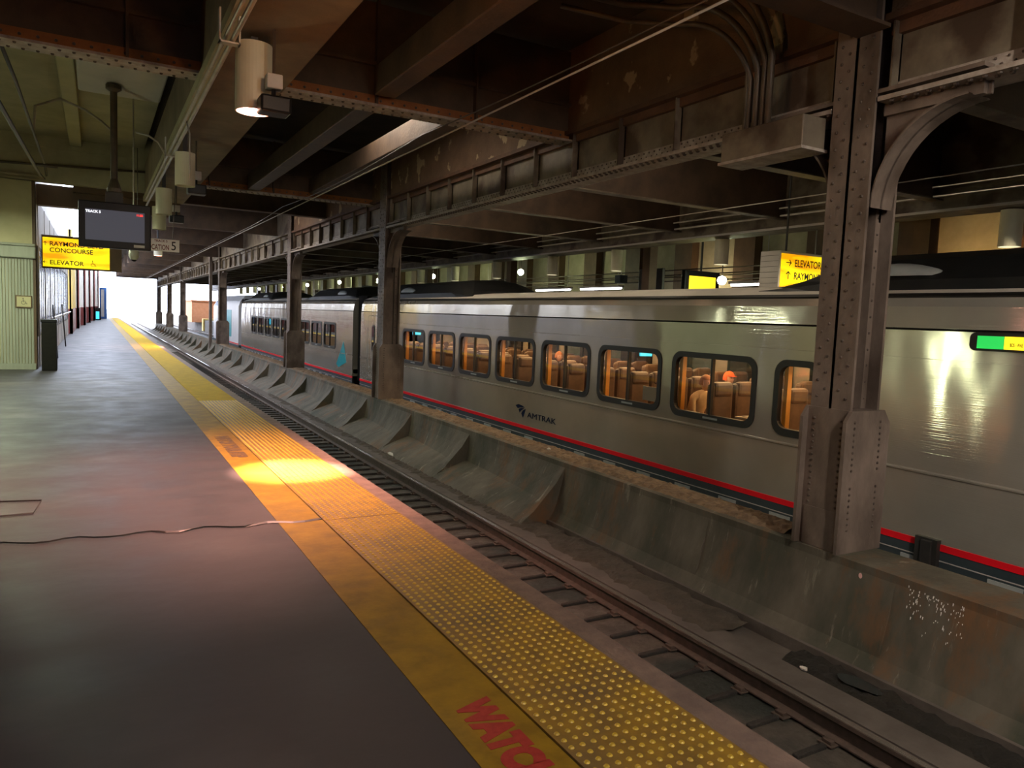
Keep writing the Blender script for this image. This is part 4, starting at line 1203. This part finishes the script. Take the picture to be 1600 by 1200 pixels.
# ================================================================== PASSENGERS
def person(loc, face, jacket, hair, label, cap=None, lean=.12, reach=True):
    """seated figure; face = +1 looks toward +Y, -1 toward -Y"""
    r = empty('person', loc, label, 'person')
    me = bpy.data.meshes.new('body')
    V = []; E = []; R = []
    def add(p, rad, par=None):
        V.append((p[0], p[1] * face, p[2])); R.append(rad)
        if par is not None: E.append((par, len(V) - 1))
        return len(V) - 1
    pel = add((0, 0, .12), .15)
    wa = add((0, .02, .28), .14, pel); ch = add((0, .05 + lean * .6, .48), .155, wa); sh = add((0, .06 + lean, .60), .10, ch)
    nk = add((0, .08 + lean * 1.15, .68), .05, sh)
    for s in (-1, 1):
        hip = add((s * .10, .10, .10), .09, pel); kn = add((s * .12, .50, .13), .065, hip); an = add((s * .12, .52, -.27), .045, kn); ft = add((s * .12, .66, -.31), .04, an)
        s1 = add((s * .19, .06 + lean, .57), .065, sh); el = add((s * .25, .16 + lean, .33), .045, s1); wr = add((s * .20, .40 + lean, .26), .03, el)
        pm = add((s * .19, .46 + lean, .255), .032, wr)
        for q, (dx, ln, dz) in enumerate(((-.03, .085, .0), (-.01, .095, .004), (.01, .09, .002), (.03, .07, -.004))):
            f1 = add((s * .19 + dx, .46 + lean + ln * .6, .25 + dz), .0095, pm); add((s * .19 + dx, .46 + lean + ln, .235 + dz), .008, f1)
        th = add((s * .19 - s * .045, .45 + lean + .02, .25), .010, pm); add((s * .19 - s * .06, .45 + lean + .055, .24), .009, th)
    me.from_pydata(V, E, []); me.update()
    bm = bmesh.new(); bm.from_mesh(me)
    ly = bm.verts.layers.skin.verify()
    bm.verts.ensure_lookup_table()
    for v, rad in zip(bm.verts, R): v[ly].radius = (rad, rad)
    bm.verts[0][ly].use_root = True
    bm.to_mesh(me); bm.free()
    me.materials.append(jacket)
    bo = bpy.data.objects.new('body', me); COL.objects.link(bo); bo.parent = r
    sk = bo.modifiers.new('skin', 'SKIN'); sk.use_smooth_shade = True
    ss = bo.modifiers.new('sub', 'SUBSURF'); ss.levels = 1; ss.render_levels = 1
    # head
    hy = .12 + lean * 1.25; hz = .80
    bm = bmesh.new(); bmesh.ops.create_uvsphere(bm, u_segments=20, v_segments=14, radius=1)
    for v in bm.verts:
        x, y, z = v.co
        jaw = 1 - .22 * max(0, -z)
        yy = y * .098 * jaw
        if y > .6 and -.15 < z < .12 and abs(x) < .22: yy += .022   # nose
        if y > .5 and -.50 < z < -.36 and abs(x) < .3: yy += .006   # lips
        if y > .6 and .08 < z < .3 and .2 < abs(x) < .5: yy -= .008  # eye sockets
        v.co = Vector((x * .078 * jaw, (yy + hy) * face, z * .12 + hz))
    hm = bpy.data.meshes.new('head'); bm.to_mesh(hm); bm.free(); hm.materials.append(M['skin'])
    for p_ in hm.polygons: p_.use_smooth = True
    ho = bpy.data.objects.new('head', hm); COL.objects.link(ho); ho.parent = r
    for s in (-1, 1):
        MB().lathe([(.0, hz - .03), (.012, hz - .02), (.014, hz + .02), (0, hz + .03)], s * .078, hy * face, 8).build('ear', M['skin'], None).parent = ho
        MB().lathe([(.0, hz + .012), (.009, hz + .018), (.009, hz + .03), (0, hz + .034)], s * .03, (hy + .083) * face, 8).build('eye', M['ink'], None).parent = ho
    bm = bmesh.new(); bmesh.ops.create_uvsphere(bm, u_segments=20, v_segments=14, radius=1)
    dl = [v for v in bm.verts if v.co.z < -.25 or (v.co.y > .45 and v.co.z < .35)]
    bmesh.ops.delete(bm, geom=dl, context='VERTS')
    for v in bm.verts: v.co = Vector((v.co.x * .088, (v.co.y * .108 - .006 + hy) * face, v.co.z * .13 + hz + .008))
    hm = bpy.data.meshes.new('hair'); bm.to_mesh(hm); bm.free(); hm.materials.append(cap or hair)
    o = bpy.data.objects.new('cap' if cap else 'hair', hm); COL.objects.link(o); o.parent = r
    so = o.modifiers.new('solid', 'SOLIDIFY'); so.thickness = .012
    if cap:
        bm_ = MB()
        bm_.add([((.085 * math.cos(t)), (hy + .06 + .11 * math.sin(t)) * face, hz + .05 + dz) for dz in (0, .008) for t in [PI * k / 10 for k in range(11)]],
                [tuple(range(11)), tuple(range(21, 10, -1))] + [(i, i + 11, i + 12, i + 1) for i in range(10)])
        bm_.build('cap_brim', cap).parent = r
    return r
person((8.55, 9.08, -.10), -1, M['tan'], M['hair'], 'person in a tan jacket leaning forward at the nearest wide train window', lean=.12)
person((10.2, 10.2, -.13), -1, M['dkcloth'], M['hair'], 'person in an orange cap seated across the aisle behind the tan jacket', cap=M['capr'])
person((10.3, 16.15, -.1), -1, M['dkcloth'], M['hair'], 'person with ginger hair seated on the far side, fourth wide window from the nearest column')
# table with papers by the nearest window
tbl = MB().bbox(8.12, 9.0, 7.35, 7.75, .30, .33, .008).box(8.5, 8.56, 7.5, 7.56, -.4, .3).build('fold_table', M['inner'], CAR1)
o = MB().box(8.2, 8.5, 7.42, 7.68, .333, .34).build('magazine', M['paper']); tag(o, 'open magazine on the table by the nearest train window', 'magazine')
o = MB().box(8.2, 8.22, 9.55, 9.95, .32, .56).build('paper_sheet', M['paper']); tag(o, 'white sheet propped inside the second wide train window', 'paper')

# ================================================================== FAR PLATFORM
r = empty('edge_beam', (11.95, 20, 3.6), 'long dark beam along the edge of the far platform roof', 'roof beam')
MB().box(11.8, 12.45, -6, 96, 3.60, 3.66).box(11.86, 11.9, -6, 96, 3.95, 5.55).box(11.88, 11.92, -6, 96, 3.66, 3.95).build('web', M['girder'], r)
MB().box(11.78, 11.81, -6, 96, 3.59, 3.63).build('pale_lip', M['grayc'], r)
run('far_conduit', [(11.74, -6, 3.84), (11.74, 96, 3.84)], .022, 'pipe', 'pale conduit along the far platform beam', 'pipe')
run('far_conduit', [(11.70, -6, 3.98), (11.70, 96, 3.98)], .018, 'pipe', 'upper pale conduit along the far platform beam', 'pipe')
fd = empty('drum_lamp', (12.25, 6.35, 3.6), 'x', 'lamp', 'drum lamps over the far platform')
MB().lathe([(0, 3.58), (.155, 3.58), (.155, 3.02), (.145, 3.02), (.145, 3.5), (0, 3.5)], 12.25, 6.35, 24).build('drum_shell', M['drum'], fd)
MB().lathe([(0, 3.06), (.14, 3.06), (.14, 3.05), (0, 3.05)], 12.25, 6.35, 24).build('lens', M['lens_dim'], fd)
fdk = [x for x in COL.objects if x.parent == fd]
for k, y in enumerate((6.35, 12.4, 16.25, 19.5, 23.1, 26.6, 30.1, 33.6, 37.1, 40.6, 44.1, 47.6, 51.1, 54.6, 58.1, 61.6, 65.1, 68.6, 72.1, 75.6)):
    if k == 0: c = fd
    else:
        c = fd.copy(); COL.objects.link(c); c.location = (12.25, y, 3.6)
        for ch in fdk:
            d_ = ch.copy(); COL.objects.link(d_); d_.parent = c; d_.matrix_parent_inverse = ch.matrix_parent_inverse.copy()
    c['label'] = 'cream drum lamp over the far platform, ' + ordw(k + 1) + ' from the right edge'
# far wall with cream panels between dark pilasters
b = MB()
b.box(16.9, 17.2, -6, 94, 0, 5.5, 0)
struct('wall_far_platform', b, M['cream_dk'], 'cream wall behind the far platform').name = 'wall_platform'
pil = None
for k in range(35):
    y = 2.5 + k * 2.6
    if pil is None:
        pil = MB().box(16.6, 16.9, 0, .8, 0, 5.4).box(16.55, 16.9, -.05, .85, 0, .3).build('pilaster', M['brown'])
        o = pil
    else:
        o = pil.copy(); COL.objects.link(o)
    o.location = (0, y, 0)
    tag(o, 'dark brown pilaster on the far platform wall, ' + ordw(k + 1) + ' from the right', 'pilaster', 'pilasters of the far wall')
for z, x in ((2.95, 15.2), (3.15, 15.4), (3.30, 15.4), (3.05, 15.0)):
    run('service_pipe', [(x, -6, z), (x, 60, z)], .018, 'pipe_dk', {2.95: 'lowest', 3.05: 'second lowest', 3.15: 'third lowest', 3.30: 'highest'}[z] + ' thin pipe before the far platform wall', 'pipe')
# fluorescent fixtures
for k, (y0, y1) in enumerate(((12.0, 13.3), (17.6, 19.75), (20.3, 22.5), (26, 28.2), (31, 33.2), (8.2, 10.0), (4.0, 6.2))):
    r = empty('strip_light', (13.5, (y0 + y1) / 2, 2.7), 'white fluorescent strip over the far platform, ' + ordw(k + 1) + ' of its row', 'strip light', 'fluorescent strips over the far platform')
    MB().box(13.42, 13.58, y0, y1, 2.68, 2.74).tube([(13.5, y0 + .2, 2.74), (13.5, y0 + .2, 5.56)], .01).build('housing', M['grayc'], r)
    MB().tube([(13.5, y0 + .03, 2.655), (13.5, y1 - .03, 2.655)], .03).build('tube', M['tube_em'], r)
    lamp('strip_glow', 'AREA', (13.5, (y0 + y1) / 2, 2.60), 26, (1, .95, .85), y1 - y0, r, (0.3, 0, -1), size_y=.1)
for k, (x, y, z) in enumerate(((14, 32.9, 3.5), (14, 40.9, 3.5), (14, 48.5, 3.6), (14, 14.1, 2.82), (14, 24.5, 3.4), (14, 57, 3.6), (14, 66, 3.6), (14, 76, 3.6))):
    r = empty('globe_lamp', (x, y, z), 'glowing round lamp over the far platform, ' + ordw(k + 1) + ' of its row', 'lamp', 'round lamps over the far platform')
    MB().lathe([(0, z - .12), (.09, z - .08), (.12, z), (.09, z + .08), (0, z + .12)], x, y, 16).build('globe', M['bulb_em'], r, smooth=True)
    MB().tube([(x, y, z + .1), (x, y, 5.56)], .015).build('stem', M['pipe_dk'], r)
    lamp('globe_glow', 'POINT', (x, y, z - .15), 120 if y > 20 else 25, (.88, 1.0, .55), .12, r)
for y, e, c in ((3, 60, (1, .62, .25)), (9, 50, (1, .62, .25)), (17, 40, (1, .8, .5))):
    fx = empty('wall_floodlight', (15.8, y, 3.4), {3: 'right', 9: 'middle', 17: 'left'}[y] + ' amber floodlight aimed at the far wall', 'floodlight')
    MB().bbox(15.7, 15.9, y - .15, y + .15, 2.25, 2.4, .02).build('housing', M['blackm'], fx)
    lamp('flood_glow', 'SPOT', (15.95, y, 2.5), e * 2, c, .1, fx, (.6, 0, .55), 2.6, .8)

es = empty('wayfinding_sign', (11.6, 9.5, 3.4), 'backlit yellow ELEVATOR sign with arrows above the train, left of the nearest column', 'sign')
MB().bbox(10.82, 13.1, 9.5, 9.95, 2.32, 3.05, .01).build('sign_box', M['grayc'], es)
for k in range(7):
    MB().box(10.815, 10.822, 9.52, 9.93, 2.36 + k * .1, 2.365 + k * .1).build('panel_groove', M['blackm'], es)
MB().box(10.86, 12.55, 9.485, 9.502, 2.33, 3.0).build('sign_face', M['sign_y'], es)
place_text('sign_text', 'ELEVATOR', .185, (11.20, 9.482, 2.78), (1, 0, 0), (0, 0, 1), M['ink'], es, .001, .003, .82)
place_text('sign_text', 'RAYMOND BLVD', .185, (11.20, 9.482, 2.55), (1, 0, 0), (0, 0, 1), M['ink'], es, .001, .003, .82)
place_text('sign_text', 'CONCOURSE', .185, (11.20, 9.482, 2.34), (1, 0, 0), (0, 0, 1), M['ink'], es, .001, .003, .82)
arrow(11.05, 9.482, 2.84, .15, 0, 0).build('arrow', M['ink'], es)
arrow(11.05, 9.482, 2.62, .15, PI / 2, 0).build('arrow', M['ink'], es)
wheelchair(12.22, 9.482, 2.85, .14, es, M['ink'])
MB().tube([(11.2, 9.7, 3.05), (11.2, 9.7, 5.56)], .02).tube([(12.6, 9.7, 3.05), (12.6, 9.7, 5.56)], .02).build('hanger', M['blackm'], es)
dm = empty('departure_monitor', (14.2, 15.4, 3.0), 'small yellow departure monitor above the train roof', 'screen')
MB().bbox(13.75, 15.0, 15.2, 15.35, 2.3, 3.12, .02).build('bezel', M['black'], dm)
MB().box(13.9, 14.85, 15.19, 15.2, 2.4, 2.97).build('screen', M['ylw'], dm)
MB().tube([(14.4, 15.3, 3.1), (14.4, 15.3, 5.56)], .03).build('pole', M['blackm'], dm)
dm = empty('departure_monitor', (13.2, 15.9, 3.0), 'dark back-turned monitor beside the yellow one', 'screen')
MB().bbox(13.3, 13.4, 15.6, 16.6, 2.3, 3.15, .02).build('bezel', M['blackm'], dm)
MB().tube([(13.35, 16.1, 3.1), (13.35, 16.1, 5.56)], .03).build('pole', M['blackm'], dm)
b_ = empty('blue_sign', (12.0, 36, 2.8), 'dark sign with glowing blue letters above the second car', 'sign')
MB().bbox(11.6, 13.2, 36, 36.2, 2.45, 3.0, .02).tube([(12.4, 36.1, 3.0), (12.4, 36.1, 5.56)], .02).build('sign_box', M['black'], b_)
MB().box(11.8, 12.9, 35.98, 36, 2.5, 2.75).build('lit_panel', M['blu_em'], b_)
for k, (x, y) in enumerate(((13.0, 17.0), (13.0, 23.9), (13.0, 10.5))):
    r = empty('hanging_speaker', (x, y, 3.4), 'dark hanging speaker over the far platform, ' + ordw(k + 1) + ' from the right', 'speaker', 'hanging speakers over the far platform')
    MB().bbox(x - .14, x + .14, y - .12, y + .12, 2.75, 2.98, .02).build('housing', M['skirt'], r)
    MB().tube([(x, y, 2.98), (x, y, 5.56)], .015).build('drop_rod', M['grayc'], r)
# columns of the far platform
for k in range(6):
    y = 15.6 + (k - 1) * 7.6
    r = empty('platform_column', (13.0, y, 0), 'slim brown column on the far platform, ' + ordw(k + 1) + ' from the right', 'column', 'far platform columns')
    MB().box(12.85, 13.1, y, y + .3, 0, 5.5).build('shaft', M['brown'], r)

# ================================================================== UNSEEN LAMPS (out of the frame and overhead, most added to brighten the scene)
def strip(x, y, z, L, e, color, label, mt='green_tube', aim=(0, 0, -1)):
    r = empty('unseen_strip_light', (x, y, z), label, 'strip light')
    MB().box(x - .08, x + .08, y - L / 2, y + L / 2, z, z + .06).tube([(x, y, z + .06), (x, y, 5.36 if x < 1 else 5.56)], .012).build('housing', M['grayc'], r)
    MB().tube([(x, y - L / 2 + .03, z - .03), (x, y + L / 2 - .03, z - .03)], .03).build('tube', M[mt], r)
    lamp('strip_glow', 'AREA', (x, y, z - .08), e, color, .15, r, aim, size_y=L)
    return r
struct('wall_stair', MB().box(-7, -1.25, -9, 9.6, 0, 5.35), M['brown'], 'dark brown stair enclosure just left of the view')
strip(-2.4, 17.0, 3.7, 2.4, 300, (.92, 1.0, .68), 'greenish strip light closest to the building front')
lc = empty('light_column', (-1.75, 10.4, 0), 'tall greenish-white light column just left of the view', 'lamp')
MB().box(-1.85, -1.65, 10.3, 10.5, 0, .25).box(-1.85, -1.65, 10.3, 10.5, 2.35, 2.45).build('housing', M['grayc'], lc)
MB().tube([(-1.75, 10.4, .25), (-1.75, 10.4, 2.35)], .06, 12).build('tube', M['green_tube'], lc)
strip(.3, -1.5, 3.9, 2.4, 60, (.86, .84, 1.0), 'added fill strip light over the platform behind the camera', 'lens_dim', aim=(.3, .5, -.8))  # unseen fill added for the foreground floor
strip(3.6, -1.5, 4.4, 2.4, 330, (1.0, .86, .70), 'added warm fill strip light behind the camera above the near track', 'lens_dim', aim=(.4, .6, -.45))  # unseen fill added for the nearest column and the barrier
for k, y in enumerate((8.8, 11.8, 14.9, 18.0)):  # hidden strips added to brighten the train roof
    r = empty('unseen_strip_light', (7.3, y, 5.2), 'added strip light hidden between the thin beams above the train roof, ' + ordw(k + 1) + ' of its row', 'strip light')
    MB().box(7.2, 7.4, y - .9, y + .9, 5.2, 5.26).tube([(7.3, y, 5.26), (7.3, y, 5.56)], .012).build('housing', M['grayc'], r)
    lamp('strip_glow', 'AREA', (7.3, y, 5.15), 34, (1, .84, .62), .15, r, (.12, 0, -1), size_y=1.8)
pf = empty('added_floodlight', (11.3, 1.2, 4.4), 'added fill floodlight unseen right of the view, aimed along the far platform', 'floodlight')  # unseen floodlight added to brighten the far drums, beam and wall
MB().bbox(11.15, 11.45, 1.0, 1.2, 4.3, 4.55, .02).tube([(11.3, 1.1, 4.55), (11.3, 1.1, 5.55)], .02).build('housing', M['blackm'], pf)
lamp('flood_glow', 'SPOT', (11.3, 1.25, 4.4), 2200, (1.0, .86, .62), .12, pf, (.13, 1, -.09), 1.1, .8)
# white splashes and a rust run on the near barrier face
def barrier_x(z):
    pts = [(-.43, 5.9), (-.50, 5.9), (-.75, 5.84), (-1.0, 5.77), (-1.12, 5.73)]
    for (z0, x0), (z1, x1) in zip(pts, pts[1:]):
        if z <= z0 and z >= z1: return x0 + (x1 - x0) * (z0 - z) / (z0 - z1)
    return 5.73
b = MB(); rn = random.Random(11)
for k in range(95):
    z = -.47 - abs(rn.gauss(0, .13)); y = rn.uniform(3.12, 3.58) + (z + .47) * .1
    z = max(z, -.98)
    h = rn.uniform(.006, .022); w_ = rn.uniform(.002, .005)
    b.add([(barrier_x(z) - .012, y - w_, z), (barrier_x(z) - .012, y + w_, z), (barrier_x(z - h) - .012, y + w_ * .6, z - h), (barrier_x(z - h) - .012, y - w_ * .6, z - h)], [(0, 1, 2, 3)])
o = b.build('paint_splash', M['white']); tag(o, 'spatter of white splashes on the barrier face at the lower right', 'splash', kind='stuff')
o = MB().add([(barrier_x(-.52) - .014, 4.02 + .018 * math.cos(t), -.53 + .026 * math.sin(t)) for t in [k * PI / 6 for k in range(12)]], [tuple(range(12))]).build('sticker', M['lens_off'])
tag(o, 'small pink dab on the barrier face right below the nearest column', 'sticker')
for k, y in enumerate((12.3, 25.3, 33.0, 41.0, 48.3, 55.0, 62.0, 69.0, 75.5, 82.0)):  # hidden strips added to brighten the girders and farther columns
    strip(4.0, y, 5.2, 2.4, 60 if k == 0 else 110, (1.0, .86, .70), 'added strip light hidden between the deep beams over the near track, ' + ordw(k + 1) + ' of its row', 'lens_dim')
ab = empty('added_amber_bulb', (1.5, 4.5, 3.7), 'added amber fill bulb under the box beam, unseen above the frame', 'lamp')  # unseen bulb added to tint the roof beams orange
MB().lathe([(0, 3.6), (.05, 3.63), (.07, 3.7), (.04, 3.78), (0, 3.8)], 1.5, 4.5, 16).build('bulb', M['bulb_em'], ab, smooth=True)
MB().tube([(1.5, 4.5, 3.78), (1.5, 4.5, 4.14)], .012).build('stem', M['pipe_dk'], ab)
lamp('amber_glow', 'POINT', (1.5, 4.5, 3.52), 50, (1.0, .42, .12), .08, ab)
